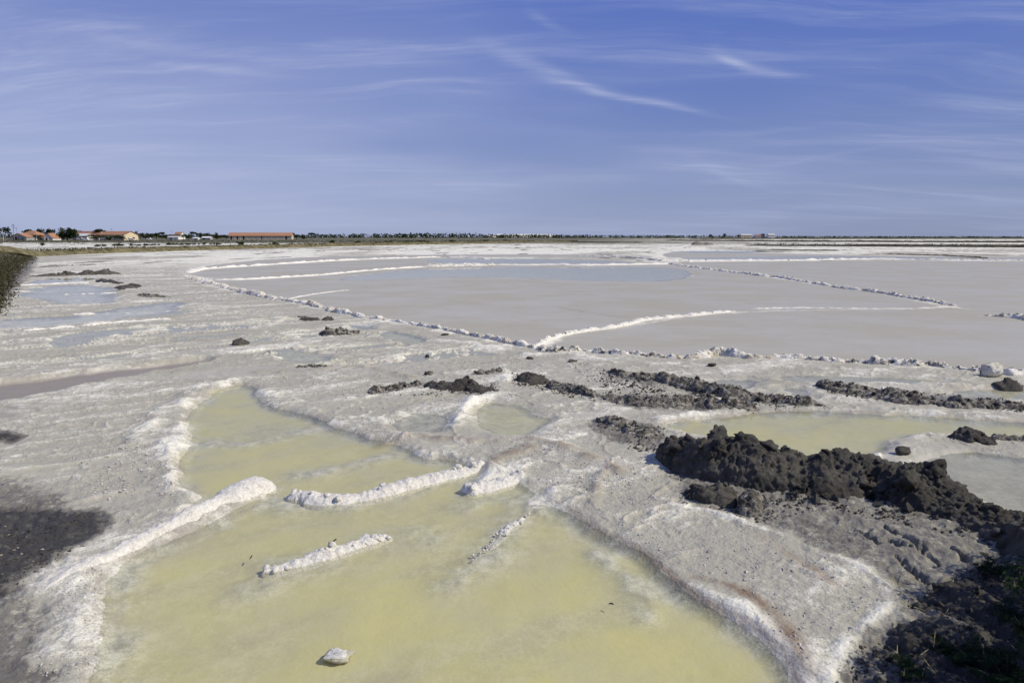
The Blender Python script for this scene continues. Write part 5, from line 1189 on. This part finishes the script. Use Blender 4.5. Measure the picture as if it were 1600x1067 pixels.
def saltbush(seed, n, size):
    r = random.Random(seed); stems = []; blobs = []
    for _ in range(11):
        a = r.uniform(0, 6.28); l = r.uniform(.30, .62); tip = (math.cos(a) * l * .75, math.sin(a) * l * .75, r.uniform(.42, .95)); mid_ = (tip[0] * .45, tip[1] * .45, tip[2] * .55)
        stems.append(((0, 0, -.03), mid_, .022, .014)); stems.append((mid_, tip, .014, .006))
        for q in (.55, .8, 1.0):
            blobs.append((tip[0] * q + r.uniform(-.08, .08), tip[1] * q + r.uniform(-.08, .08), tip[2] * q * r.uniform(.85, 1.1), r.uniform(.09, .17), r.uniform(.09, .17), r.uniform(.08, .15)))
    f = leaf_cloud('foliage', blobs, n, size, seed, .55, .3); f.materials.append(MAT['leaf_bush']); s = limb_mesh('stem', stems); s.materials.append(MAT['bark']); return f, s
SBUSH = [saltbush(140 + i, 7500, .021) for i in range(3)]
def put_bush(i, px, py, w, h, label, group=None):
    x, y = gp(px, py); t = thing('saltbush', label, 'bush', (x, y, hgt(x, y)), rnd.uniform(0, 6.28), group); t.scale = (w, w, h)
    link('foliage', SBUSH[i][0], None, t); link('stem', SBUSH[i][1], None, t)
put_bush(0, 1592, 985, .4, .14, 'dark green saltbush in the shade at the right edge'); put_bush(1, 1500, 1035, .42, .12, 'low dark saltbush near the bottom right corner'); put_bush(2, 1575, 1075, .5, .18, 'dark saltbush cut off by the bottom right corner')
put_bush(1, 1545, 905, .32, .11, 'small dark saltbush at the top of the shaded mud'); put_bush(2, 1425, 1062, .3, .08, 'smallest low saltbush at the left tip of the shade')
for i, (px, py, w, h) in enumerate([(1800, 925, 1.2, 1.35), (1830, 985, 1.4, 1.45), (1840, 1080, 1.1, 1.2), (1920, 1120, 1.6, 1.6), (1790, 1190, 1.3, 1.25), (1850, 862, 1.1, 1.1)]):
    put_bush(i % 3, px, py, w, h, 'tall saltbush standing just beyond the right edge of the photo', 'saltbushes beyond the right edge')
r_ = np.random.default_rng(44); Vd = []; 
for _ in range(60):
    px, py = r_.uniform(1400, 1600), r_.uniform(900, 1067); x, y = gp(px, py); z = hgt(x, y) + .02; a = r_.uniform(0, 6.28); l = r_.uniform(.05, .16); w = .004
    d = np.array([math.cos(a), math.sin(a), r_.uniform(0, .5)]) * l; s = np.array([-math.sin(a), math.cos(a), 0]) * w; p0 = np.array([x, y, z]); Vd.append([p0 - s, p0 + s, p0 + d + s * .3, p0 + d - s * .3])
stuff(link('dry_grass', mesh_np('dry_grass', np.array(Vd).reshape(-1, 3), np.arange(len(Vd) * 4).reshape(-1, 4), False), MAT['dry']), 'pale dry grass stalks among the dark mud and saltbush', 'dry grass')
